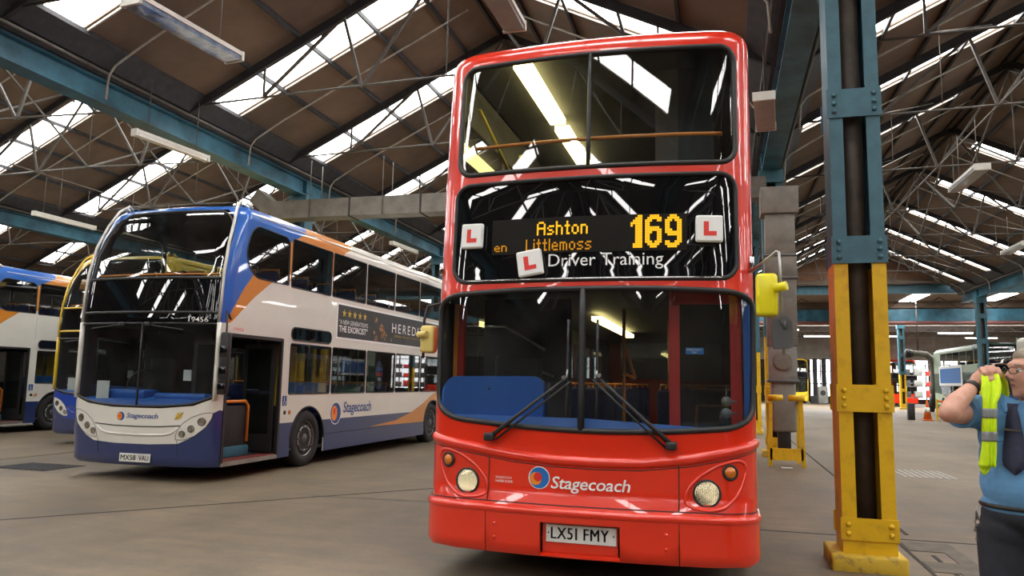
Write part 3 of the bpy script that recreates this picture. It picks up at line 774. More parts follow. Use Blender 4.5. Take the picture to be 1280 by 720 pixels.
for sg in (-1, 1):
    for a, b in ((6.35, 7.7), (7.8, 9.15), (9.25, 10.6), (10.7, 12.05), (12.15, 13.5), (13.6, 14.9)):
        for z0, z1 in ((1.25, 2.12), (3.1, 3.92)):
            if z0 < 2 and sg > 0 and a < 7: continue
            s = sorted((sg*sy(RS, a), sg*sy(RS, b))); sidew.append(rrect(s[0], z0, s[1], z1, 0.07, 3))
    for yy in (8.05, 13.6):
        s = sg*sy(RS, yy); sidew.append([(s-0.56, 0.20)]+circle(s, 0.45, 0.56, 16, a0=180, a1=0)+[(s+0.56, 0.20)])
door = [(sy(RS, 6.15), 0.36), (sy(RS, 7.35), 0.36), (sy(RS, 7.35), 2.2), (sy(RS, 6.15), 2.2)]
holes += sidew+[door]
# front panel recess for the bumper: body shell above the bumper line
skin('body', RS, (-LR, LR, 0.58, RS.vmax), [h for h in holes if True], [], [M['red']], bus, inner=M['liner'], thick=0.02)
arch = [h for h in sidew if min(p[1] for p in h) < 0.3]
skin('skirt', RS, (1.7, LR, 0.24, 0.575), arch, [], [M['red']], bus, thick=0.02)
skin('skirt', RS, (-LR, -1.7, 0.24, 0.575), arch, [], [M['red']], bus, thick=0.02)
# bumper in three sections, with the plate recess in the middle one
rec = [(-0.285, 0.245), (0.305, 0.245), (0.305, 0.478), (-0.285, 0.478)]
for a, b, h in ((-1.695, -0.718, []), (-0.712, 0.717, [rec]), (0.723, 1.695, [])):
    skin('bumper', RS, (a, b, 0.235, 0.572), h, [], [M['red']], bus, thick=0.03, off=0.012, step=0.04)
m = MB()
L = dens([(-1.69, 0.565), (1.69, 0.565)], 0.06, False)
m.tube([RS.P(s, 0.548, -0.012) for s, v in L], 0.036, 10); m.build('bumper_roll', M['red'], bus)
m = MB(); m.box((-1.31, 5.66, 0.24), (-0.75, 5.70, 0.48)); m.build('plate_recess', M['red'], bus)
# roof cap and rear
loop = [RS.P(s, RS.vmax) for s in ([-LR]+[x for x in sgrid(RS, -LR, LR)]+[LR])]
m = MB(); m.add(loop, [list(range(len(loop)))]); m.build('roof', M['redroof'], bus)
yr = RS.P(LR, 1)[1]
m = MB(); XL, XR = -1.035-1.26, -1.035+1.26
m.box((XL, yr-0.03, 0.4), (XR, yr, 1.6)); m.box((XL, yr-0.03, 2.35), (XR, yr, 3.1)); m.box((XL, yr-0.03, 3.9), (XR, yr, 4.35))
for x0, x1 in ((XL, XL+0.25), (XR-0.25, XR)): m.box((x0, yr-0.03, 1.6), (x1, yr, 2.35)); m.box((x0, yr-0.03, 3.1), (x1, yr, 3.9))
m.build('rear_panel', M['red'], bus)
m = MB(); m.box((XL+0.25, yr-0.02, 1.6), (XR-0.25, yr-0.01, 2.35)); m.box((XL+0.25, yr-0.02, 3.1), (XR-0.25, yr-0.01, 3.9)); m.build('rear_window', M['glassb'], bus)
# glazing and gaskets
def pane(nm, poly, mt, off=-0.008): return skin(nm, RS, None, [], [], [mt], bus, thick=0, off=off, outline=dens(poly, 0.09), step=0.1)
gu = pane('upper_windscreen', up, M['glass']); gasket('window_seal', RS, up, 0.021, M['black'], gu)
m = MB(); m.tube([RS.P(C0-0.005, v, 0.004) for v in (3.2, 3.45, 3.7, 3.95, 4.19)], 0.017, 8); m.build('centre_seal', M['black'], gu)
dp = pane('destination_glass', dest, M['gloss']); gasket('window_seal', RS, dest, 0.018, M['black'], dp)
gw = pane('windscreen', wind, M['glass']); gasket('window_seal', RS, wind, 0.022, M['black'], gw)
m = MB(); m.tube([RS.P(C0-0.025, v, 0.0) for v in (1.15, 1.4, 1.7, 2.0, 2.22)], 0.026, 8); m.build('centre_pillar', M['black'], gw)
for k, h in enumerate(sidew):
    if min(p[1] for p in h) > 0.3:
        g = pane('side_window', h, M['glassb']); gasket('window_seal', RS, h, 0.015, M['black'], g)
# chrome strip under the destination glass
m = MB(); m.tube([RS.P(s, 2.30, 0.016) for s, v in dens([(-0.98, 0), (1.04, 0)], 0.1, False)], 0.005, 6); m.build('bright_trim', M['chrome'], dp)
# smile-shaped moulding under the windscreen
lo = [(-1.50, 1.06), (-1.24, 1.02), (-0.92, 0.978), (-0.53, 0.925), (-0.2, 0.903), (0.1, 0.897), (0.45, 0.903), (0.8, 0.945), (1.05, 0.998), (1.34, 1.06), (1.55, 1.10)]
L = dens(lo, 0.05, False); m = MB()
n = len(L); rr = [0.040*min(1, (i+1)/6, (n-i)/6) for i in range(n)]
m.tube([RS.P(s, v+0.02, -0.012) for s, v in L], rr, 12); m.build('front_moulding', M['red'], bus)
m = MB(); m.tube([RS.P(s, v-0.030, -0.001) for s, v in L], 0.004, 6); m.build('moulding_seam', M['vblack'], bus)
m = MB()
for s in (-0.715, 0.72): m.tube([RS.P(s, v, 0.0015) for v in (0.60, 0.7, 0.8, 0.9, 0.925 if s < 0 else 0.93)], 0.004, 5)
m.tube([RS.P(s, 0.60, 0.002) for s, v in dens([(-1.4, 0), (1.4, 0)], 0.06, False)], 0.004, 5)
m.build('panel_seam', M['vblack'], bus)
# lamp nacelles: raised teardrop surrounds
def teardrop(sg):
    pts = [(0.735, 0.66), (0.80, 0.625), (0.92, 0.612), (1.02, 0.635), (1.10, 0.70), (1.165, 0.80), (1.20, 0.90), (1.17, 0.955), (1.10, 0.965), (0.98, 0.93), (0.86, 0.86), (0.77, 0.77)]
    return rpoly([(sg*a+C0*0.7, b) for a, b in pts], 0.04, 3)
for sg in (-1, 1):
    td = teardrop(sg); m = MB(); m.tube([RS.P(s, v, -0.004) for s, v in dens(td, 0.04)], 0.014, 8, True); m.build('lamp_surround', M['red'], bus)
    for (s, v, r, mt, nm) in ((sg*0.905+0.01, 0.731, 0.088, 'lens', 'headlight'), (sg*1.075+0.005, 0.882, 0.046, 'amber', 'indicator')):
        p = RS.P(s, v, 0.0); nn = RS.N(s, v)
        m = MB(); m.lathe(p, nn, [(r+0.012, -0.02), (r+0.012, 0.010), (r, 0.014), (r-0.004, 0.004)], 28); h = m.build('%s_bezel' % nm if False else nm, M['black'], bus)
        if nm == 'headlight':
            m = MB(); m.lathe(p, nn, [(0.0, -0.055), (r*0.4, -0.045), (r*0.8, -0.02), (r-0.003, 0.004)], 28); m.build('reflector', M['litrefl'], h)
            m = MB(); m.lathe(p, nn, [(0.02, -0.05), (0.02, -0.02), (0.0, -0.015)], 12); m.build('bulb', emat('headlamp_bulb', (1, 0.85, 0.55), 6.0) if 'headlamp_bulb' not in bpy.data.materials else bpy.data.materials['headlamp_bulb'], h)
            m = MB()
            for q in range(-5, 6):
                a = q*r/6.2; b = math.sqrt(max(0, (r*0.93)**2-a*a)); u = Vector((0, 0, 1)); t_ = Vector(nn).cross(u).normalized(); P0 = Vector(p)+Vector(nn)*0.006
                m.tube([P0+t_*a-u*b, P0+t_*a+u*b], 0.0018, 4)
            m.build('lens_ribs', M['lens'], h)
            m = MB(); m.lathe(p, nn, [(0.0, 0.026), (r*0.5, 0.022), (r*0.85, 0.012), (r-0.003, 0.003)], 28); m.build('lamp_lens', M['lampglass'], h)
        else:
            m = MB(); m.lathe(p, nn, [(r-0.002, 0.006), (r*0.8, 0.018), (r*0.4, 0.026), (0, 0.029)], 24); m.build('lamp_lens', M['amber'], h)
    # little corner marker lamps
    s = sg*1.30+0.02; m = MB(); p = RS.P(s, 2.43, 0.01); m.bevbox((p[0]-0.018, p[1]-0.018, 2.37), (p[0]+0.018, p[1]+0.018, 2.48), 0.008); mk = m.build('marker_lamp', M['chrome'], bus)
# number plate
m = MB(); m.box((-1.020-0.26, 5.645, 0.333), (-1.020+0.26, 5.658, 0.458)); npl = m.build('number_plate', M['plate'], bus)
F = lambda u, w: (u-1.020, 5.6425, w)
m = MB(); [text_on(m, F, 'LX5', -0.222+d_, 0.357, -0.061+d_, 0.439, space=1.1) for d_ in (-0.0022, 0, 0.0022)]; text_on(m, F, 'I', -0.042, 0.356, -0.026, 0.440); m.build('plate_lettering', M['vblack'], npl); m = MB(); [text_on(m, F, 'FMY', 0.022+d_, 0.357, 0.205+d_, 0.439, space=1.1) for d_ in (-0.0022, 0, 0.0022)]
for u in (-0.242, 0.24): m.lathe((u-1.02, 5.645, 0.398), (0, -1, 0), [(0.006, 0), (0.006, 0.003)], 8)
m.build('plate_lettering', M['vblack'], npl)
# roundel and name
RF = lambda u, w: RS.P(u, w, 0.008)
lc = (-0.3075, 0.787)
decal('roundel', RS, [(circle(lc[0], lc[1], 0.083, 32), 0), (circle(lc[0], lc[1], 0.077, 32), 1), (circle(lc[0]-0.026, lc[1]-0.006, 0.052, 28), 0), (circle(lc[0]-0.027, lc[1]-0.007, 0.047, 28), 2),
      (circle(lc[0]-0.012, lc[1]+0.004, 0.037, 24), 0), (circle(lc[0]-0.010, lc[1]+0.006, 0.033, 24), 3), ([(lc[0]-0.012, lc[1]-0.028), (lc[0]-0.006, lc[1]-0.03), (lc[0]-0.010, lc[1]), (lc[0]-0.004, lc[1]+0.035), (lc[0]-0.012, lc[1]+0.035), (lc[0]-0.018, lc[1])], 0)],
      [M['vwhite'], M['vblue'], M['vorange'], M['vred']], bus, off=0.002)
m = MB(); text_on(m, RF, 'Stagecoach', -0.214, 0.688, 0.374, 0.805, bold=0.01, shear=0.18, space=0.97); m.build('name_lettering', M['vwhite'], bus)
m = MB(); text_on(m, RF, 'STAGECOACH', -0.655, 0.765, -0.525, 0.782); text_on(m, RF, 'UNDER DOOR', -0.655, 0.738, -0.515, 0.755); m.build('small_lettering', M['vwhite'], bus)
m = MB()
for s, v in ((-0.64, 0.44), (-0.64, 0.34), (0.63, 0.44), (0.63, 0.34)): m.lathe(RS.P(s, v, 0.01), RS.N(s, v), [(0.014, 0), (0.014, 0.006), (0.006, 0.009)], 8)
m.build('bumper_bolts', M['red'], bus)
# destination display: amber dot matrix behind the black glass
GL = {'A': ['01110', '10001', '10001', '11111', '10001', '10001', '10001'], 's': ['0000', '0000', '0111', '1000', '0110', '0001', '1110'], 'h': ['1000', '1000', '1110', '1001', '1001', '1001', '1001'],
      't': ['010', '010', '111', '010', '010', '010', '011'], 'o': ['0000', '0000', '0110', '1001', '1001', '1001', '0110'], 'n': ['0000', '0000', '1110', '1001', '1001', '1001', '1001'],
      'L': ['1000', '1000', '1000', '1000', '1000', '1000', '1111'], 'i': ['1', '0', '1', '1', '1', '1', '1'], 'l': ['1', '1', '1', '1', '1', '1', '1'], 'e': ['0000', '0000', '0110', '1001', '1111', '1000', '0111'],
      'm': ['00000', '00000', '11110', '10101', '10101', '10101', '10101']}
def led_text(Mm, txt, u0, v0, u1, v1, gap=1, fat=1.0, double=False):
    cols = []
    for ch in txt:
        g = GL[ch]
        for c in range(len(g[0])): cols.append([g[r][c] == '1' for r in range(7)])
        for _ in range(gap): cols.append([False]*7)
    cols = cols[:-gap]
    du = (u1-u0)/len(cols); dv = (v1-v0)/7
    for c, col in enumerate(cols):
        for r in range(7):
            if not col[r]: continue
            for a, b in (((0.02, 0.46), (0.52, 0.96)) if double else ((0.1, 0.9),)):
                for e, f_ in ((0.04, 0.48), (0.54, 0.98)):
                    x0 = u0+du*(c+a); x1 = u0+du*(c+b); y0 = v1-dv*(r+f_); y1 = v1-dv*(r+e)
                    Mm.add([RF(x0, y0), RF(x1, y0), RF(x1, y1), RF(x0, y1)], [(0, 1, 2, 3)])
dsp = decal('display_panel', RS, [(dens([(-0.76, 2.51), (0.79, 2.51), (0.79, 2.80), (-0.76, 2.80)], 0.1), 0)], [pmat('display_black', (0.010, 0.008, 0.006), 0.6, spec=0.15)], bus, off=0.001)
m = MB(); led_text(m, 'Ashton', -0.375, 2.655, 0.035, 2.765, double=True); m.build('display_line', M['led'], dsp)
m = MB(); led_text(m, 'Littlemoss', -0.465, 2.528, 0.065, 2.625); m.build('display_line', M['leddim'], dsp)
m = MB(); led_text(m, 'en', -0.735, 2.535, -0.625, 2.605); m.build('display_line', M['leddim'], dsp)
m = MB()
NUM = {'1': ['00011', '00111', '01111', '11111', '11011', '00011', '00011', '00011', '00011', '00011', '00011', '00011', '00011', '11111'],
       '6': ['0011110', '0111111', '1110011', '1100000', '1100000', '1111110', '1111111', '1110011', '1100011', '1100011', '1100011', '1110111', '0111110', '0011100'],
       '9': ['0011100', '0111110', '1110111', '1100011', '1100011', '1100011', '1110011', '1111111', '0111111', '0000011', '0000011', '1100111', '1111110', '0111100']}
NUM['1'] = ['00011', '00111', '01111', '11111', '10111', '00111', '00111', '00111', '00111', '00111', '00111', '00111', '01111', '01111']
for ch, ua, ub in (('1', 0.365, 0.455), ('6', 0.475, 0.60), ('9', 0.625, 0.75)):
    g = NUM[ch]; du = (ub-ua)/len(g[0]); dv = (2.792-2.532)/14
    for r, row in enumerate(g):
        for c, b in enumerate(row):
            if b == '1':
                x0 = ua+du*(c+0.03); x1 = ua+du*(c+0.97); y0 = 2.792-dv*(r+0.93); y1 = 2.792-dv*(r+0.07)
                for e, f_ in ((0, 0.42), (0.55, 1)):
                    m.add([RF(x0, y0+(y1-y0)*e), RF(x1, y0+(y1-y0)*e), RF(x1, y0+(y1-y0)*f_), RF(x0, y0+(y1-y0)*f_)], [(0, 1, 2, 3)])
    m.build('route_digit', M['led'], dsp); m = MB()
m = MB(); text_on(m, lambda u, w: RS.P(u, w, 0.013), 'Driver Training', -0.272, 2.368, 0.612, 2.498); m.build('training_lettering', M['vwhite'], bus)
# wipers
m = MB()
for nm, piv, tip, hub in (('left', (-0.69, 1.075), (-0.10, 1.535), 1), ('right', (0.675, 1.06), (0.125, 1.555), -1)):
    P0 = Vector(RS.P(piv[0], piv[1], 0.05)); P1 = Vector(RS.P(tip[0], tip[1], 0.05))
    m = MB(); m.tube([P0, P0.lerp(P1, 0.35)+Vector((0, -0.02, 0)), P1], [0.020, 0.015, 0.008], 8)
    m.bevbox((P0.x-0.05, P0.y-0.03, P0.z-0.03), (P0.x+0.03, P0.y+0.04, P0.z+0.03), 0.012)
    w_ = m.build('windscreen_wiper', M['black'], bus)
    Q0 = Vector(RS.P(piv[0]+hub*0.05, piv[1]-0.015, 0.05)); Q1 = Vector(RS.P(tip[0]+hub*0.03, tip[1]-0.03, 0.045))
    m = MB(); m.tube([Q0, Q0.lerp(Q1, 0.4)+Vector((0, -0.012, 0)), Q1], 0.009, 6); m.build('parallel_arm', M['black'], w_)
    cx = tip[0]+hub*0.0; m = MB(); m.tube([RS.P(cx, v, 0.018) for v in (1.24, 1.4, 1.6, 1.8, 1.98)], 0.011, 6); m.build('wiper_blade', M['black'], w_)
    m = MB(); m.tube([P1, RS.P(cx, 1.60, 0.02)], 0.008, 6); m.lathe(RS.P(tip[0]-hub*0.02, tip[1], 0.04), (0, -1, 0), [(0.016, 0), (0.016, 0.03)], 8); m.build('blade_clip', M['steel'], w_)
# mirrors
t_ = MB(); t_.tube([RS.P(1.30, 2.36, 0.0), (0.30, 5.72, 2.40), (0.385, 5.70, 2.47), (0.40, 5.68, 2.46), (0.405, 5.68, 2.30), (0.42, 5.68, 1.72)], 0.011, 8); arm = t_.build('mirror_arm', M['steel'], bus)
m = MB(); m.bevbox((0.235, 5.63, 1.995), (0.385, 5.75, 2.305), 0.03, seg=3); ym = m.build('yellow_mirror', M['mirrory'], bus)
m = MB(); m.cyl((0.36, 5.62, 2.19), (0.44, 5.585, 2.205), 0.032, 14); m.build('mirror_knob', M['mirrory'], ym)
m = MB(); m.prism(rpoly([(0.335, 1.975), (0.475, 1.975), (0.482, 1.775), (0.345, 1.765)], 0.025), 'y', 5.66, 5.73); bmr = m.build('black_mirror', M['plastic'], bus)
m = MB(); m.cyl((0.425, 5.64, 1.965), (0.425, 5.665, 1.965), 0.03, 16); m.cyl((0.425, 5.645, 1.90), (0.425, 5.645, 1.96), 0.01, 8); m.build('mirror_clamp', M['plastic'], bmr)
m = MB(); m.tube([RS.P(-1.32, 2.14, 0.0), (-2.40, 5.95, 2.12), (-2.42, 5.93, 2.0), (-2.42, 5.93, 1.68)], 0.012, 8); m.build('mirror_arm', M['black'], bus)
m = MB(); m.bevbox((-2.445, 5.90, 1.725), (-2.325, 6.02, 1.955), 0.025, seg=3); cm = m.build('cream_mirror', M['cream'], bus)
m = MB(); m.cyl((-2.46, 5.90, 1.875), (-2.37, 5.87, 1.88), 0.026, 12); m.build('mirror_knob', M['cream'], cm)
# running gear
for x, sd in ((0.225, 1), (-2.295, -1)):
    wheel(bus, x, 8.05, side=sd); wheel(bus, x, 13.6, side=sd, front=False)
m = MB(); m.box((-2.2, 6.1, 0.28), (0.13, 15.8, 0.38)); m.build('chassis', M['dark'], bus)
# --- interior
m = MB(); m.box((-2.26, 6.4, 0.38), (0.19, 15.8, 0.42)); m.build('lower_floor', M['dark'], bus)
m = MB(); m.box((-2.26, 5.95, 2.33), (0.19, 15.8, 2.40)); m.build('upper_floor', M['dark'], bus)
m = MB(); m.box((-2.22, 6.1, 4.30), (0.15, 15.8, 4.33)); m.build('upper_ceiling', M['liner'], bus)
m = MB()
o = [RS.P(s, 1.2) for s in [x/20 for x in range(-25, 27)]]
bk = 0.55
vs = []
for q in o:
    s = (q[0]-RS.xc)/RS.w; vs.append((RS.xc+(q[0]-RS.xc)*0.965, q[1]+0.05, 1.215+0.008*s*0)); 
n = len(vs); top = vs; back = [(RS.xc+(x-RS.xc)*0.93, y+bk, 1.10) for x, y, z in vs]; low = [(x, y, 0.95) for x, y, z in vs]
front = [(x, y, 1.235 if x < -1.0 else 1.235-0.05*(x+1.0)) for x, y, z in vs]
m.add(front+back+low, [(i, i+1, n+i+1, n+i) for i in range(n-1)]+[(i+1, i, 2*n+i, 2*n+i+1) for i in range(n-1)], 0, True)
m.build('dashboard', M['dashblue'], bus, fix=False)
m = MB(); m.prism(rpoly([(-2.20, 1.20), (-1.36, 1.20), (-1.355, 1.50, .05), (-1.42, 1.545, .06), (-2.13, 1.535, .08), (-2.20, 1.44, .08)], 0.02), 'y', 5.82, 5.90); ip = m.build('blind_panel', M['dashblue'], bus)
m = MB(); m.lathe((-1.80, 5.82, 1.44), (0, -1, 0), [(0.010, 0), (0.010, 0.003)], 10); m.build('lock_hole', M['black'], ip)
m = MB(); m.tube([(-1.80+0.23*math.cos(a), 6.33+0.12*math.sin(a), 1.36+0.20*math.sin(a)) for a in [2*PI*k/24 for k in range(24)]], 0.013, 8, True); m.tube([(-1.8, 6.33, 1.36), (-1.8, 6.2, 1.1)], 0.03, 8); m.build('steering_wheel', M['black'], bus)
m = MB(); m.bevbox((-2.05, 6.75, 0.95), (-1.6, 6.87, 1.75), 0.05); m.bevbox((-2.05, 6.45, 0.9), (-1.6, 6.85, 1.02), 0.04); m.build('driver_seat', M['dark'], bus)
m = MB(); m.box((-1.42, 6.2, 0.4), (-1.39, 7.1, 1.5)); m.box((-2.26, 7.1, 0.4), (-1.39, 7.14, 2.3)); m.build('cab_partition', M['liner'], bus)
m = MB(); m.tube([(-2.24, 7.05, 2.03), (-2.02, 7.02, 2.03), (-1.62, 6.98, 1.80)], 0.018, 6); m.tube([(-1.95, 6.9, 1.72), (-1.50, 6.85, 1.55)], 0.014, 6); m.build('partition_rail', M['steel'], bus)
# windscreen-side pillars: orange and red frames of the cab window and the front doorway
m = MB(); m.box((-2.20, 6.18, 1.10), (-2.15, 6.24, 2.16)); m.build('cab_pillar', M['red_in'], bus)
m = MB(); m.box((-2.235, 6.16, 1.10), (-2.20, 6.20, 2.16)); m.build('cab_rail', M['orail'], bus)
m = MB(); m.box((-0.40, 5.98, 0.42), (-0.32, 6.04, 2.28)); m.build('door_frame', M['red_in'], bus)
m = MB(); m.box((0.055, 5.98, 0.42), (0.135, 6.04, 2.28)); m.build('door_frame', M['red_in'], bus)
m = MB(); m.box((-0.40, 5.97, 2.12), (0.135, 6.03, 2.30)); m.build('door_header', M['red_in'], bus)
m = MB(); m.box((-0.32, 6.0, 0.6), (0.055, 6.008, 2.12)); dg = m.build('door_glass', M['glassb'], bus)
m = MB(); m.box((-0.275, 5.985, 1.735), (-0.14, 5.99, 1.785)); dsg = m.build('emergency_sign', M['vblue'], dg)
m = MB(); F2 = lambda u, w: (u, 5.983, w); text_on(m, F2, 'EMERGENCY', -0.265, 1.762, -0.15, 1.776); text_on(m, F2, 'ONLY', -0.23, 1.742, -0.185, 1.756); m.build('sign_lettering', M['vwhite'], dsg)
m = MB(); m.box((0.15, 5.93, 1.1), (0.20, 6.0, 2.2)); m.build('corner_trim', M['dashblue'], bus)
for z in (1.385, 1.30):
    p = RS.P(1.075, z, -0.03); m = MB(); m.lathe(p, (0.25, -1, 0), [(0.0, 0.012), (0.03, 0.010), (0.038, 0.0), (0.038, -0.012)], 18); m.tube([p, (p[0]+0.07, p[1]+0.05, p[2])], 0.008, 6); m.build('round_mirror', M['plastic'], bus)
m = MB(); m.tube([(-0.92, 7.4, 2.2), (-0.92, 7.3, 1.90), (-0.80, 7.25, 1.55)], 0.016, 8); m.tube([(-0.80, 7.25, 1.55), (-0.92, 7.25, 1.60)], 0.016, 8); m.build('handrail', M['orail'], bus)
m = MB(); m.tube([(-0.95, 7.6, 0.42), (-0.95, 7.6, 2.25)], 0.016, 8); m.tube([(-0.6, 9.0, 0.42), (-0.6, 9.0, 2.25)], 0.016, 8); m.tube([(-1.5, 8.3, 0.42), (-1.5, 8.3, 2.25)], 0.016, 8); m.tube([(0.1, 7.8, 1.3), (-0.25, 7.8, 1.3), (-0.3, 7.8, 0.5)], 0.016, 8); m.tube([(0.1, 9.2, 1.45), (-0.25, 9.2, 1.45), (-0.3, 9.2, 0.5)], 0.016, 8); m.build('handrail', M['orail'], bus)
m = MB(); m.box((-1.50, 8.9, 2.24), (-1.38, 12.3, 2.29)); m.build('saloon_light', M['tube'], bus)
# upper deck
m = MB(); m.tube([RS.P(s, 3.485-0.015*abs(s)**2*0, -0.10) for s in [x/10 for x in range(-10, 12)]], 0.017, 8); m.build('front_handrail', M['orail'], bus)
m = MB(); m.box((-1.72, 6.05, 4.20), (-1.56, 7.55, 4.26)); m.build('upper_light', M['tube'], bus)
m = MB(); m.box((-1.72, 7.75, 4.20), (-1.56, 9.4, 4.26)); m.build('upper_light', M['tube'], bus)
m = MB(); m.tube([(-2.1, 6.3, 3.95), (-1.95, 7.3, 3.35)], 0.016, 8); m.tube([(-1.62, 6.0, 3.4), (-1.62, 6.0, 3.15)], 0.02, 8); m.build('stair_rail', M['yrail'], bus)
m = MB(); m.box((-0.55, 6.6, 2.4), (-0.35, 6.75, 4.3)); m.build('stair_pillar', pmat('beige_lining', (0.12, 0.10, 0.08), 0.7), bus)
m = MB(); m.box((-0.35, 6.6, 2.4), (-0.05, 6.7, 4.3)); m.build('stair_screen', M['dark'], bus)
seats(bus, -2.26, 0.19, (8.6, 9.5, 10.4, 11.3, 12.2, 13.1, 14.0), 0.42)
seats(bus, -2.26, 0.19, (7.6, 8.5, 9.4, 10.3, 11.2, 12.1, 13.0, 13.9), 2.40)
# learner plates resting against the glass
def lplate(c, w, h, ang, label, lean=0.0):
    p = Vector(RS.P(c[0], c[1], 0.014)); nn = Vector(RS.N(*c)); t = thing('learner_plate', label, 'learner plate', tuple(p), 'white learner plates on the red bus')
    u = Vector((0, 0, 1)).cross(nn).normalized()*1.0; u = Vector((-nn.y, nn.x, 0)).normalized(); v = nn.cross(u).normalized()
    if v.z < 0: v = -v
    a = math.radians(ang); U = u*math.cos(a)+v*math.sin(a); V = -u*math.sin(a)+v*math.cos(a)
    d = 0.035
    def Q(x, y, z): return p+U*x+V*y+nn*z
    o1 = rrect(-w/2, -h/2, w/2, h/2, 0.015, 3); o2 = rrect(-w/2+0.012, -h/2+0.012, w/2-0.012, h/2-0.012, 0.012, 3); n = len(o1)
    m = MB(); m.add([Q(x, y, 0) for x, y in o1]+[Q(x, y, d-0.01) for x, y in o1]+[Q(x, y, d) for x, y in o2],
                    [(i, (i+1) % n, n+(i+1) % n, n+i) for i in range(n)]+[(n+i, n+(i+1) % n, 2*n+(i+1) % n, 2*n+i) for i in range(n)]+[tuple(range(2*n, 3*n)), tuple(range(n-1, -1, -1))])
    m.build('plate_panel', M['vwhite'], t)
    m = MB(); L = [(-0.045, 0.055), (-0.005, 0.055), (-0.005, -0.022), (0.055, -0.022), (0.055, -0.058), (-0.045, -0.058)]
    m.add([Q(x*w/0.21, y*h/0.21, d+0.0015) for x, y in L], [(0, 5, 2, 1), (5, 4, 3, 2)]); m.build('letter', M['vred'], t)
lplate((-0.925, 2.672), 0.19, 0.205, -1, 'upright white plate with red L, leftmost on the black destination glass')
lplate((0.950, 2.668), 0.20, 0.205, -1, 'white plate with red L to the right of the route number 169')
lplate((-0.418, 2.428), 0.205, 0.205, 9, 'tilted white plate with red L touching the start of the training lettering')
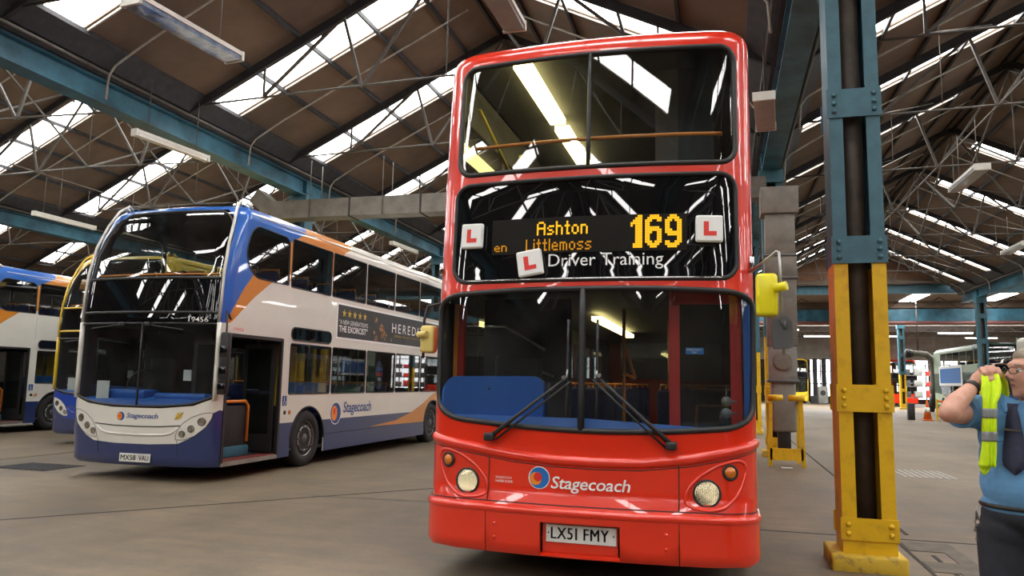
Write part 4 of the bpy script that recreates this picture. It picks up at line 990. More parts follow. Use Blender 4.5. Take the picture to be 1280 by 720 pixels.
# ================================================================== blue, orange and white double-deckers
def enviro(label, xc, y0, pal, full=True, length=10.4, plate=None, fleet=None, front_seen=True, side_name=None, poster=False, topband=None, name='double_decker_bus', lower_face=None, rear_open=True, interior=True):
    prm = dict(WHT); prm['xc'] = xc; prm['y0'] = y0; prm['length'] = length
    S = Surf(**prm); c0 = 0.06; dx = xc-WHT['xc']; dy = y0-WHT['y0']
    bus = thing(name, label, 'bus', (xc, y0+5, 0))
    LR = S.smax-0.02
    Y = lambda y: sy(S, y+dy)                      # side position from a depth measured on the first bus
    mats = [M[pal['lower']], M[pal['skirt']], M[pal['cap']], M[pal['wedge']], M[pal['upper']], M['gloss'], M[pal['face']], M[pal['lampface']]]
    # --- openings
    up = rpoly([(-1.17+c0, 2.90, .04), (1.14+c0, 2.90, .04), (1.13+c0, 3.4, .3), (1.06+c0, 3.80, .2), (0.85+c0, 3.98, .2), (-0.85+c0, 3.98, .2), (-1.08+c0, 3.80, .2), (-1.16+c0, 3.4, .3)], .1)
    mid = rpoly([(-1.18+c0, 2.40), (1.16+c0, 2.40), (1.15+c0, 2.895), (-1.17+c0, 2.895)], .03)
    wind = rpoly([(-1.27+c0, 1.215, .05), (-0.9+c0, 1.10, .3), (-0.4+c0, 1.055, .3), (0.4+c0, 1.055, .3), (0.9+c0, 1.10, .3), (1.15+c0, 1.205, .05), (1.15+c0, 2.235, .03), (-1.25+c0, 2.235, .03)], .05)
    sw = []   # (poly, seal)
    w1 = lambda sg: rpoly([(sg*Y(9.60), 3.42, .15), (sg*Y(9.66), 3.70, .1), (sg*Y(9.86), 3.80, .1), (sg*Y(10.78), 3.78, .05), (sg*Y(10.88), 3.70, .05), (sg*Y(10.90), 3.0, .03), (sg*Y(10.0), 3.0, .1), (sg*Y(9.74), 3.14, .2)], .1)
    for sg in (-1, 1):
        sw.append(w1(sg))
        for k in range(6):
            a = 10.97+1.385*k; b = a+1.33
            if b > y0-dy+length-0.3: break
            s = sorted((sg*Y(a), sg*Y(b))); sw.append(rrect(s[0], 2.985, s[1], 3.79, 0.03, 2))
        for k in range(5):
            a = 11.06+1.40*k; b = a+1.34
            s = sorted((sg*Y(a), sg*Y(b))); sw.append(rrect(s[0], 1.225, s[1], 2.055, 0.03, 2))
        if sg < 0: s = sorted((sg*Y(9.6), sg*Y(10.9))); sw.append(rrect(s[0], 1.225, s[1], 2.055, 0.03, 2))
    arches = []
    for sg in (-1, 1):
        for yy in (11.72, 17.52):
            s = sg*Y(yy); arches.append([(s-0.55, 0.20)]+circle(s, 0.46, 0.55, 18, a0=180, a1=0)+[(s+0.55, 0.20)])
    door = [(Y(9.42), 0.27), (Y(10.82), 0.27), (Y(10.82), 2.09), (Y(9.42), 2.09)]
    holes = [up, mid, wind]+sw+arches+[door]
    # --- livery
    s1 = S.smax
    P = []
    P.append(([(-s1, 0.18), (s1, 0.18), (s1, 0.77), (Y(10.82), 0.765), (1.32, 1.02), (1.24, 0.98), (1.15, 0.84), (0.92, 0.62), (0.75, 0.545), (0.3, 0.525), (-0.3, 0.525), (-0.68, 0.545), (-0.85, 0.62), (-1.07, 0.80), (-1.2, 1.0), (-1.3, 1.03), (-Y(10.8), 0.765), (-s1, 0.77)], 1))
    # front pillar and roof colour
    capR = [(1.24, 2.24), (Y(9.40), 2.26), (Y(9.46), 2.42), (Y(9.68), 2.76), (Y(9.90), 3.0), (Y(10.2), 3.25), (Y(10.9), 3.6), (Y(11.12), 3.80), (Y(11.42), 3.96), (Y(11.9), S.vmax), (1.0, S.vmax), (1.0, 2.24)]
    for sg in (1, -1):
        P.append(([(sg*a, b) for a, b in ([(Y(9.40), 2.26), (Y(9.47), 2.29), (Y(9.72), 2.50), (Y(9.98), 2.70), (Y(10.42), 2.985), (Y(12.3), 3.3), (Y(12.77), 3.85), (Y(13.04), 3.95), (Y(13.3), S.vmax), (1.3, S.vmax), (1.3, 2.3)])], 3))
        P.append(([(sg*Y(10.82), 3.2), (sg*Y(11.02), 3.2), (sg*Y(11.02), 3.62), (sg*Y(10.82), 3.62)], 3))
        P.append(([(sg*a, b) for a, b in ([(Y(9.36), 2.26), (Y(9.45), 2.46), (Y(9.66), 2.77), (Y(9.88), 3.01), (Y(10.0), 3.2), (Y(10.7), 3.62), (Y(11.10), 3.82), (Y(11.39), 3.95), (Y(11.7), S.vmax), (0.5, S.vmax), (0.5, 2.26)])], 2))
        P.append(([(sg*a, b) for a, b in ([(Y(14.12), 0.55), (Y(15.36), 0.62), (Y(16.17), 0.76), (Y(16.83), 0.93), (Y(17.3), 1.1), (Y(17.78), 1.215), (s1, 1.3), (s1, 0.55), (Y(17.05), 0.52)])], 3))
    P.append(([(-1.3, S.vmax), (1.3, S.vmax), (1.3, 3.9), (-1.3, 3.9)], 2))
    P.append(([(-1.30+c0, 1.19), (-0.9+c0, 1.075), (-0.4+c0, 1.03), (0.4+c0, 1.03), (0.9+c0, 1.075), (1.175+c0, 1.185), (1.175+c0, 3.0), (1.15+c0, 3.5), (1.08+c0, 3.84), (0.87+c0, 4.01), (-0.87+c0, 4.01), (-1.10+c0, 3.84), (-1.18+c0, 3.5), (-1.20+c0, 3.0), (-1.29+c0, 2.2)], 5))
    if pal.get('mirror_tube_paint'): pass
    if lower_face:
        P.append(([(-1.32, 0.545), (1.3, 0.545), (1.3, 1.02), (1.24, 1.18), (0.9, 1.075), (0.4, 1.03), (-0.4, 1.03), (-0.9, 1.075), (-1.25, 1.19), (-1.32, 1.0)], 6))
    P.insert(0, ([(-s1, 2.55), (s1, 2.55), (s1, S.vmax), (-s1, S.vmax)], 4))
    if lower_face: P.append(P[1])
    clusterR = [(0.66, 0.60), (0.80, 0.60), (0.95, 0.66), (1.10, 0.78), (1.17, 0.90), (1.19, 0.985), (1.05, 0.975), (0.90, 0.92), (0.77, 0.83), (0.69, 0.72)]
    for sg in (1, -1): P.append((rpoly([(sg*a+c0*0.8, b) for a, b in clusterR], .03, 3), 7))
    skin('body', S, (-LR, LR, 0.22, S.vmax), holes, P, mats, bus, inner=M['liner'], thick=0.02)
    loop = [S.P(s, S.vmax) for s in ([-LR]+sgrid(S, -LR, LR)+[LR])]
    m = MB(); m.add(loop, [list(range(len(loop)))]); m.build('roof', M[pal['roof']], bus)
    yr = S.P(LR, 1)[1]; XL, XR = xc-1.25, xc+1.25; m = MB()
    m.box((XL, yr-0.03, 0.3), (XR, yr, 2.9)); m.box((XL, yr-0.03, 3.8), (XR, yr, 4.1))
    for x0, x1 in ((XL, XL+0.3), (XR-0.3, XR)): m.box((x0, yr-0.03, 2.9), (x1, yr, 3.8))
    m.build('rear_panel', M[pal['lower']], bus)
    def pane(nm, poly, mt, off=-0.008, par=None): return skin(nm, S, None, [], [], [mt], par or bus, thick=0, off=off, outline=dens(poly, 0.09), step=0.1)
    gu = pane('upper_windscreen', up, M['glass']); gm_ = pane('destination_glass', mid, M['gloss']); gw = pane('windscreen', wind, M['glass'])
    if full:
        gasket('window_seal', S, up, 0.012, M['black'], gu); gasket('window_seal', S, wind, 0.016, M['black'], gw); gasket('window_seal', S, mid, 0.010, M['black'], gm_)
        m = MB(); m.tube([S.P(0.01+c0, v, 0.0) for v in (1.06, 1.4, 1.8, 2.23)], 0.014, 8); m.build('centre_seal', M['black'], gw)
    for h in sw:
        g = pane('side_window', h, M['glassb'])
        if full and min(p[0] for p in h) > 0: gasket('window_seal', S, h, 0.010, M['black'], g)
    # dark strips above and below the destination glass
    m = MB()
    for v in (2.90, 2.395): m.tube([S.P(s, v, 0.0) for s, _ in dens([(-1.16+c0, 0), (1.15+c0, 0)], 0.08, False)], 0.022, 8)
    m.build('glazing_bar', M[pal.get('bar', 'black')], bus)
    # tubular pillar rails standing off the front corners
    for sg, nm in ((1, 'pillar_rail'), (-1, 'pillar_rail')):
        b = [(1.19, 2.27, .01), (1.185, 2.6, .03), (1.17, 3.0, .04), (1.15, 3.4, .05), (1.11, 3.75, .06), (1.07, 3.98, .075), (1.08, 4.10, .09), (1.25, 4.16, .075), (1.5, 4.12, .05), (1.62, 4.05, .02)]
        m = MB(); m.tube([S.P(sg*s+c0*0.6*(1 if sg > 0 else 0.4), v, o) for s, v, o in b], 0.022, 8); m.build(nm, M[pal['tube']], bus)
        m = MB(); m.tube([S.P(sg*1.205+c0*0.5, v, 0.006) for v in (1.15, 1.5, 1.9, 2.26)], 0.034, 8, flat=1); m.build('corner_pillar', M[pal['pillar']], bus)
    # lamps
    for sg in (-1, 1):
        for s, v, r in ((0.755, 0.682, 0.042), (0.885, 0.755, 0.046), (1.03, 0.858, 0.052)):
            ss = sg*s+c0; p = S.P(ss, v, 0.0); nn = S.N(ss, v); m = MB()
            m.lathe(p, nn, [(r+0.006, -0.01), (r+0.006, 0.008), (r, 0.010), (r-0.004, 0.0)], 20); h = m.build('headlight', M['plastic'], bus)
            m = MB(); m.lathe(p, nn, [(0, -0.02), (r*0.6, -0.012), (r-0.002, 0.004)], 20); m.build('reflector', M['chrome'], h)
            m = MB(); m.lathe(p, nn, [(0, 0.014), (r*0.6, 0.011), (r-0.002, 0.004)], 20); m.build('lamp_lens', M['lampglass'], h)
    if full:
        # crease and valance of the front panel
        m = MB(); m.tube([S.P(s, v, 0.001) for s, v in dens([(-0.66, 0.795), (-0.3, 0.775), (0.1, 0.77), (0.45, 0.775), (0.78, 0.795)], 0.08, False)], 0.008, 6); m.build('panel_seam', M['black'], bus)
        m = MB(); m.tube([S.P(s, v, -0.002) for s, v in dens([(-0.62, 0.76), (-0.52, 0.69), (-0.40, 0.665), (0.1, 0.65), (0.55, 0.665), (0.66, 0.69), (0.75, 0.76)], 0.06, False)], 0.016, 8); m.build('front_crease', M[pal['lampface'] if not lower_face else pal['face']], bus)
        m = MB()
        for s in (-0.60, 0.74): m.tube([S.P(s, v, 0.001) for v in (0.24, 0.4, 0.55, 0.6)], 0.004, 5)
        for sg in (1, -1): m.tube([S.P(s, v, 0.0) for s, v in dens(rpoly([(sg*a+c0*0.8, b) for a, b in clusterR], .03, 3), 0.05)], 0.004, 5, True)
        m.build('panel_seam', M['vblack'], bus)
        m = MB(); p = [S.P(s, v, 0.02) for s, v in ((-0.4, 2.20), (0.1, 2.21), (0.45, 2.205))]
        m.tube([S.P(-0.3, 2.215, 0.03), S.P(-0.85, 2.16, 0.035)], 0.010, 6); m.tube([S.P(0.15, 2.215, 0.03), S.P(0.75, 2.14, 0.035)], 0.010, 6)
        m.bevbox((xc-0.32, y0-0.05, 2.19), (xc-0.22, y0+0.02, 2.25), 0.015); m.bevbox((xc+0.12, y0-0.05, 2.19), (xc+0.22, y0+0.02, 2.25), 0.015); m.build('windscreen_wiper', M['black'], bus)
    RFs = lambda u, w: S.P(u, w, 0.004)
    if plate:
        px = S.P(0.085, 0.33)[0]; py = S.P(0.085, 0.33)[1]-0.006
        m = MB(); m.box((px-0.26, py-0.012, 0.272), (px+0.26, py, 0.388)); npl = m.build('number_plate', M['plate'], bus)
        a, b = plate.split(); m = MB(); Fp = lambda u, w: (px+u, py-0.0145, w)
        [(text_on(m, Fp, a, -0.235+d_, 0.295, 0.02+d_, 0.367), text_on(m, Fp, b, 0.07+d_, 0.295, 0.235+d_, 0.367)) for d_ in (-0.002, 0, 0.002)]; m.build('plate_lettering', M['vblack'], npl)
    if fleet:
        m = MB(); text_on(m, lambda u, w: S.P(u, w, 0.012), fleet, 0.80, 2.258, 1.09, 2.328, bold=0.006); m.build('fleet_number', M['vwhite'], bus)
        m = MB(); text_on(m, lambda u, w: S.P(Y(u), w, 0.003), fleet, 9.52, 2.16, 9.76, 2.21); m.build('fleet_number', M['vred'], bus)
    if side_name:
        if full:
            lc = (-0.215+0.05-0.02, 0.905)
            decal('roundel', S, [(circle(lc[0], lc[1], 0.072, 28, ry=0.066), 0), (circle(lc[0], lc[1], 0.068, 28, ry=0.062), 1), (circle(lc[0]-0.018, lc[1]-0.002, 0.044, 24, ry=0.05), 2), (circle(lc[0]-0.008, lc[1]+0.004, 0.030, 24), 0), (circle(lc[0]-0.012, lc[1]+0.004, 0.018, 24), 3)],
                  [M['vwhite'], M['vdblue'], M['vorange'], M['vred']], bus, off=0.002)
            m = MB(); text_on(m, RFs, 'Stagecoach', -0.08, 0.862, 0.44, 0.955, shear=0.2, bold=0.012, space=0.95); m.build('name_lettering', M['vdblue'], bus)
            # gold bee on the front
            bc = (0.76, 0.93); g = []
            for ang, rr_, wd in ((40, 0.085, 0.02), (220, 0.085, 0.03), (130, 0.06, 0.02), (310, 0.05, 0.018), (85, 0.06, 0.012), (175, 0.06, 0.012), (0, 0.055, 0.012), (265, 0.05, 0.012)):
                a = math.radians(ang); ux, uy = math.cos(a), math.sin(a)
                g.append(([(bc[0]-uy*wd/2, bc[1]+ux*wd/2), (bc[0]+ux*rr_*0.7-uy*wd*0.7, bc[1]+uy*rr_*0.7+ux*wd*0.7), (bc[0]+ux*rr_, bc[1]+uy*rr_), (bc[0]+ux*rr_*0.7+uy*wd*0.7, bc[1]+uy*rr_*0.7-ux*wd*0.7), (bc[0]+uy*wd/2, bc[1]-ux*wd/2)][::-1], 0))
            decal('bee_emblem', S, g, [M['vgold']], bus, off=0.003)
        RY = lambda u, w: S.P(Y(u), w, 0.003)
        m = MB(); C = (12.675, 0.865)
        def ell(rx, ry, cx=0, cz=0): return [(Y(C[0]+cx+rx*math.cos(2*PI*k/32)), C[1]+cz+ry*math.sin(2*PI*k/32)) for k in range(32)]
        decal('roundel', S, [(ell(.205, .205), 0), (ell(.190, .190), 1), (ell(.125, .15, -.045, 0), 0), (ell(.11, .135, -.05, 0), 2), (ell(.085, .11, -.01, .01), 0), ([(Y(12.62), .78), (Y(12.68), .80), (Y(12.66), .96), (Y(12.58), .94)][::-1] if False else [(Y(12.60), .82), (Y(12.655), .86), (Y(12.66), .955), (Y(12.58), .95)], 3)],
              [M['vwhite'], M['vdblue'], M['vorange'], M['vred']], bus, off=0.002)
        m = MB(); text_on(m, RY, 'Stagecoach', 12.96, 0.80, 14.13, 1.065, shear=0.12, bold=0.014, space=0.95); m.build('name_lettering', M['vdblue'], bus)
    # oval ventilation grille, access sign, marker details
    ov = rrect(Y(11.06), 2.115, Y(12.38), 2.325, 0.10, 6)
    if True:
        pv = decal('side_vent', S, [(ov, 0)], [M['gloss']], bus, off=0.004)
        if full: gasket('vent_rim', S, ov, 0.012, M['black'], pv, off=0.004)
        decal('access_sign', S, [(rrect(Y(10.89), 1.04, Y(11.02), 1.20, 0.01, 1), 0)], [M['vdblue']], bus, off=0.003)
        m = MB(); RZ = lambda u, w: S.P(Y(u), w, 0.006)
        m.tube([RZ(10.955+0.03*math.cos(a), 1.085+0.03*math.sin(a)) for a in [PI*0.6+k*PI*1.4/10 for k in range(11)]], 0.005, 4); m.tube([RZ(10.945, 1.165), RZ(10.945, 1.11), RZ(10.975, 1.11), RZ(10.99, 1.075)], 0.006, 4); m.lathe(RZ(10.945, 1.18), (1, 0, 0), [(0.008, 0), (0.008, 0.003)], 8)
        m.build('access_symbol', M['vwhite'], bus)
        m = MB(); m.lathe(S.P(Y(10.98), 0.93, 0), (1, 0, 0), [(0.035, 0), (0.035, 0.006)], 12); m.build('door_button', M['black'], bus)
        m = MB(); m.lathe(S.P(Y(11.12), 0.93, 0), (1, 0, 0), [(0.035, 0), (0.035, 0.006)], 12); m.build('repeater_lamp', M['amber'], bus)
    # panel line of the skirt
    if full:
        m = MB()
        for a, b in ((12.35, 16.9),): m.tube([S.P(Y(a), 0.515, 0.001), S.P(Y(b), 0.515, 0.001)], 0.005, 5)
        for k in range(7): m.tube([S.P(Y(10.95+1.385*k), v, 0.001) for v in (2.35, 2.97)], 0.002, 4) if not poster else None
        m.build('panel_seam', M['vblack'], bus)
        m = MB()
        m.tube([S.P(Y(y), 3.945, 0.004) for y in (9.9, 11, 13, 15, 17, 19)], 0.009, 6); m.build('roof_gutter', M[pal['upper']], bus)
    # wheels
    for yy in (11.72, 17.52):
        for sg, x in ((1, xc+1.235), (-1, xc-1.235)): wheel(bus, x, yy+dy, 0.475, sg, front=yy < 14)
        for sg in (1,):
            m = MB(); yc = yy+dy; m.tube([(xc+sg*1.255, yc+0.55*math.cos(a), 0.46+0.55*math.sin(a)) for a in [PI*k/16 for k in range(17)]], 0.016, 6); m.build('arch_trim', M['black'], bus)
    m = MB(); m.box((xc-1.15, y0+0.6, 0.24), (xc+1.0, yr-0.1, 0.3)); m.build('chassis', M['dark'], bus)
    m = MB()
    for yy in (11.72, 17.52): m.box((xc-1.22, yy+dy-0.56, 0.3), (xc-0.8, yy+dy+0.56, 1.02)); m.box((xc+0.8, yy+dy-0.56, 0.3), (xc+0.93, yy+dy+0.56, 1.02))
    m.build('wheel_box', M['dark'], bus)
    # doorway
    yd0, yd1 = 9.42+dy, 10.82+dy; xs = xc+1.26
    m = MB(); m.box((xs-1.25, yd0, 0.24), (xs-0.005, yd1, 0.29)); m.build('doorway_floor', M['redfloor'], bus)
    m = MB(); m.box((xs-0.03, yd0, 0.22), (xs+0.004, yd1, 0.285)); m.build('door_sill', M['steel'], bus)
    m = MB(); m.box((xs-0.05, yd0-0.02, 0.27), (xs+0.008, yd0+0.03, 2.11)); m.box((xs-0.05, yd1-0.03, 0.27), (xs+0.008, yd1+0.02, 2.11)); m.box((xs-0.05, yd0, 2.07), (xs+0.008, yd1, 2.12)); m.build('door_frame', M['black'], bus)
    for yy, q in ((yd0+0.06, 1), (yd1-0.10, -1)):
        m = MB(); m.box((xs-0.62, yy, 0.32), (xs-0.06, yy+0.035, 2.02)); d = m.build('door_leaf', M['black'], bus)
        m = MB(); m.box((xs-0.55, yy-0.004, 0.6), (xs-0.13, yy+0.04, 1.95)); m.build('door_glass', M['glassb'], d)
    m = MB(); m.tube([(xs-0.30, yd0+0.32, 0.36), (xs-0.30, yd0+0.32, 2.05)], 0.018, 8); m.tube([(xs-0.30, yd0+0.32, 1.12), (xs-0.30, yd0+0.92, 1.12), (xs-0.30, yd0+1.0, 1.05), (xs-0.30, yd0+1.0, 0.5)], 0.024, 8); m.build('entrance_rail', M['orail'], bus)
    m = MB(); m.bevbox((xs-0.36, yd0+0.35, 0.30), (xs-0.32, yd0+1.02, 1.06), 0.01); m.build('entrance_screen', M['dark'], bus)
    m = MB(); m.bevbox((xs-0.40, yd0+0.3, 0.29), (xs-0.28, yd0+1.05, 0.45), 0.02); m.build('screen_base', M['gblue'], bus)
    # interior
    if interior:
        m = MB(); m.box((xc-1.22, y0+0.9, 0.30), (xc-0.0, yr, 0.34)); m.box((xc, yd1+0.02, 0.30), (xc+1.22, yr, 0.34)); m.build('lower_floor', M['dark'], bus)
        m = MB(); m.box((xc-1.22, y0+0.35, 2.22), (xc+1.22, yr, 2.30)); m.build('upper_floor', M['dark'], bus)
        m = MB(); m.box((xc-1.1, y0+0.9, 4.04), (xc+1.1, yr, 4.06)); m.build('upper_ceiling', M['liner'], bus)
        m = MB(); m.box((xc-1.20, y0+1.55, 0.3), (xc+0.1, y0+1.60, 2.2)); m.build('cab_wall', M['dark'], bus)
        ds = [S.P(s/20, 1.1) for s in range(-24, 25)]; n = len(ds); m = MB()
        fr = [(xc+(x-xc)*0.96, y+0.06, 1.14) for x, y, z in ds]; bkp = [(x, y+0.45, 1.19) for x, y, z in fr]; lw = [(x, y, 0.9) for x, y, z in fr]
        m.add(fr+bkp+lw, [(i, i+1, n+i+1, n+i) for i in range(n-1)]+[(i+1, i, 2*n+i, 2*n+i+1) for i in range(n-1)], 0, True); m.build('dashboard', M['dashblue'], bus, fix=False)
        m = MB(); m.bevbox((xc-0.65, y0+0.2, 1.12), (xc+0.0, y0+0.55, 1.28), 0.04); m.bevbox((xc+0.12, y0+0.25, 1.12), (xc+1.0, y0+0.45, 1.24), 0.04); m.build('dash_pod', M['dashblue'], bus)
        if full:
            m = MB(); m.box((xc-0.78, y0+0.14, 1.12), (xc-0.56, y0+0.145, 1.40)); m.build('paper_notice', M['paper'], bus)
            m = MB(); m.box((xc+0.42, y0+0.50, 1.42), (xc+0.56, y0+0.505, 1.58)); m.build('paper_notice', M['paper'], bus)
            m = MB(); m.tube([(xc-0.55+0.23*math.cos(a), y0+0.75+0.1*math.sin(a), 1.38+0.2*math.sin(a)) for a in [2*PI*k/20 for k in range(20)]], 0.014, 6, True); m.build('steering_wheel', M['black'], bus)
            m = MB(); m.bevbox((xc-0.8, y0+1.2, 0.95), (xc-0.3, y0+1.32, 1.8), 0.05); m.build('driver_seat', M['dark'], bus)
        m = MB(); m.tube([S.P(s/10+c0, 2.99, -0.10) for s in range(-11, 12)], 0.018, 8); m.tube([S.P(0.1, 2.99, -0.1), S.P(0.1, 2.8, -0.1)], 0.015, 6); m.build('front_handrail', M['orail'], bus)
        seats(bus, xc-1.22, xc+1.22, [y0+k for k in ((3.4, 4.5, 5.6, 6.7, 7.8) if full else (3.4, 5.6))], 0.34)
        seats(bus, xc-1.22, xc+1.22, [y0+k for k in ((1.3, 2.2, 3.1, 4.0, 4.9, 5.8, 6.7, 7.6) if full else (1.3, 3.1, 5.0))], 2.30-0.12)
        m = MB()
        for yy in (3.1, 4.9, 6.2): m.tube([(xc+0.35, y0+yy, 0.34), (xc+0.35, y0+yy, 2.2)], 0.017, 6); m.tube([(xc-0.35, y0+yy+0.4, 0.34), (xc-0.35, y0+yy+0.4, 2.2)], 0.017, 6)
        m.build('grab_pole', M['yrail'], bus)
        if full:
            m = MB(); m.box((xc+0.75, y0+2.35, 1.0), (xc+0.8, y0+2.62, 2.05)); m.box((xc+0.75, y0+2.75, 1.1), (xc+0.8, y0+2.95, 2.05)); m.build('yellow_panel', M['yellow'], bus)
            s = Y(11.12); decal('window_notice', S, [([(Y(11.10), 1.24), (Y(12.36), 1.24), (Y(12.36), 1.42), (Y(11.10), 1.42)], 0), ([(Y(12.02), 1.25), (Y(12.30), 1.25), (Y(12.30), 1.41), (Y(12.02), 1.41)], 1)], [M['vblue'], M['paper']], bus, off=-0.02)
            for yy in (14.48, 15.88):
                decal('window_sticker', S, [([(Y(yy+0.20*math.cos(2*PI*k/20)), 1.58+0.30*math.sin(2*PI*k/20)) for k in range(20)], 0), ([(Y(yy+0.16*math.cos(2*PI*k/20)), 1.58+0.25*math.sin(2*PI*k/20)) for k in range(20)], 1), (rrect(Y(yy-0.18), 1.66, Y(yy+0.18), 1.74, 0.01, 1), 2), (rrect(Y(yy-0.15), 1.56, Y(yy+0.15), 1.64, 0.01, 1), 3)], [M['royal'], M['vblack'], M['vblue'], M['vred']], bus, off=-0.02)
                m = MB(); text_on(m, lambda u, w: S.P(Y(u), w, -0.012), 'NSR' if False else '50R', yy-0.10, 1.46, yy+0.10, 1.53, bold=0.02) if False else m.box(S.P(Y(yy-0.08), 1.46, -0.012), S.P(Y(yy+0.08), 1.53, -0.010)); m.build('sticker_panel', M['vwhite'], bus)
    if poster:
        fr = rrect(Y(12.55), 2.225, Y(17.95), 2.90, 0.01, 1)
        bd = decal('advert_frame', S, [(fr, 0), (rrect(Y(12.59), 2.26, Y(17.91), 2.865, 0.01, 1), 1)], [M['vwhite'], pmat('advert_black', (0.018, 0.017, 0.018), 0.35)], bus, off=0.004)
        PF = lambda u, w: S.P(Y(u), w, 0.0085)
        st = []
        for k in range(5):
            cx = 12.82+0.215*k; cz = 2.715; pts = [(Y(cx+(0.085 if j % 2 == 0 else 0.034)*math.sin(j*PI/5)), cz+(0.085 if j % 2 == 0 else 0.034)*math.cos(j*PI/5)) for j in range(10)]; st.append((pts[::-1], 0))
        decal('advert_stars', S, st, [M['vgold']], bd, off=0.009)
        m = MB(); text_on(m, PF, '\u201cA NEW GENERATION\u2019S', 12.64, 2.505, 13.82, 2.59); m.build('advert_lettering', M['vwhite'], bd); m = MB(); text_on(m, PF, 'THE EXORCIST\u201d', 12.64, 2.36, 13.82, 2.48, bold=0.012); m.build('advert_lettering', M['vwhite'], bd); m = MB(); text_on(m, PF, 'HEREDITARY', 14.98, 2.50, 17.6, 2.70, space=1.35); m.build('advert_lettering', M['vwhite'], bd)
        m = MB(); text_on(m, PF, 'SPECIAL PREVIEWS FROM 11 JUNE', 15.1, 2.40, 16.8, 2.45); m.build('advert_lettering', M['vgold'], bd)
        random.seed(3); g = []
        for (cy, cz, r) in ((14.2, 2.70, .07), (14.45, 2.56, .10), (14.55, 2.48, .09), (14.50, 2.40, .07), (14.12, 2.44, .06), (14.22, 2.32, .07), (14.62, 2.34, .05), (14.95, 2.33, .05), (14.7, 2.42, .05)):
            g.append(([(Y(cy+r*random.uniform(.6, 1.1)*math.cos(2*PI*k/9)), cz+r*random.uniform(.6, 1.1)*math.sin(2*PI*k/9)) for k in range(9)], 0))
        decal('advert_print', S, g, [pmat('advert_amber', (0.55, 0.27, 0.06), 0.5, var=0.4, vscale=22, col2=(0.10, 0.03, 0.02))], bd, off=0.008)
        m = MB()
        for y_ in (14.05, 15.55): m.tube([PF(y_, 2.27), PF(y_, 2.86)], 0.002, 4)
        m.build('advert_joint', M['plastic'], bd)
    if topband:
        m = MB(); text_on(m, lambda u, w: S.P(Y(u), w, 0.006), topband, 10.9, 3.05, 13.2, 3.50, shear=0.2, bold=0.02); m.build('side_lettering', M['vwhite'], bus)
    return bus, S
PB = dict(lower='white', skirt='navy', cap='blue', wedge='orange', upper='white', face='white', lampface='white', roof='white', tube='steel', pillar='white')
M['railgrey'] = pmat('pale_rail', (0.62, 0.60, 0.55), 0.35, metal=0.3, var=0.05); PB['tube'] = 'railgrey'
b2, S2 = enviro('white double-decker with blue front, orange flashes and a black film advert on its side', WHT['xc'], WHT['y0'], PB, plate='MX58 VAU', fleet='19456', side_name=True, poster=True)
# door-side mirror of the first white bus
m = MB(); m.tube([S2.P(1.42, 2.32, 0), (-6.83, 9.30, 2.42), (-6.80, 9.28, 2.2), (-6.80, 9.28, 1.9)], 0.014, 6); m.build('mirror_arm', M['black'], b2)
m = MB(); m.bevbox((-6.86, 9.22, 1.25), (-6.72, 9.32, 2.12), 0.03); mh = m.build('door_mirror', M['black'], b2)
for z in (1.32, 1.55, 1.85):
    m = MB(); m.bevbox((-6.85, 9.21, z-0.08), (-6.73, 9.225, z+0.08), 0.01); m.build('mirror_glass', M['gloss'], mh)
PY = dict(PB); PY.update(cap='yellow', wedge='yellow', upper='gloss', lower='navy', face='royal', lampface='white', roof='yellow', tube='yellow', pillar='yellow', bar='yellow')
b3, S3 = enviro('double-decker with yellow pillars and blue face, half hidden behind the white bus', -12.75, 13.05, PY, full=True, lower_face=True, topband='the bus')
PW = dict(PB)
b4, S4 = enviro('white and blue double-decker cut off by the left edge, seen past the yellow-pillared bus', -18.26, 13.55, PW, full=True)
PG = dict(PB); PG.update(lower='dkgreen', skirt='green', cap='dkgreen', wedge='pale', upper='pale', face='dkgreen', lampface='pale', roof='white', tube='railgrey', pillar='dkgreen')
b5, S5 = enviro('dark green double-decker with a pale roof and blue side advert, behind the blue column', 14.95, 46.5, PG, full=False)
m = MB(); m.box((13.66, 50.6, 1.75), (13.68, 55.6, 3.0)); fa = m.build('advert_frame', M['vwhite'], b5)
m = MB(); m.box((13.645, 50.9, 1.92), (13.655, 55.3, 2.83)); m.build('advert_panel', M['vblue'], fa)
PG2 = dict(PG); PG2.update(lower='pale', upper='white', cap='green')
b6, S6 = enviro('pale green double-decker with white roof, mostly hidden behind the person', 15.3, 32.5, PG2, full=False)
PR = dict(PB); PR.update(lower='red', skirt='red', cap='red', wedge='red', upper='red', face='red', lampface='red', roof='red', tube='railgrey', pillar='red')
b7, S7 = enviro('distant red double-decker behind the furthest yellow column', 15.4, 74.5, PR, full=False, length=9.5, interior=False)
PYY = dict(PB); PYY.update(lower='yellow', skirt='yellow', cap='yellow', wedge='yellow', upper='yellow', face='yellow', lampface='yellow', roof='yellow', tube='black', pillar='yellow')
b8, S8 = enviro('distant yellow bus at the far end, partly behind the grey exhaust duct', 6.3, 74.5, PYY, full=False, length=9.5, interior=False)
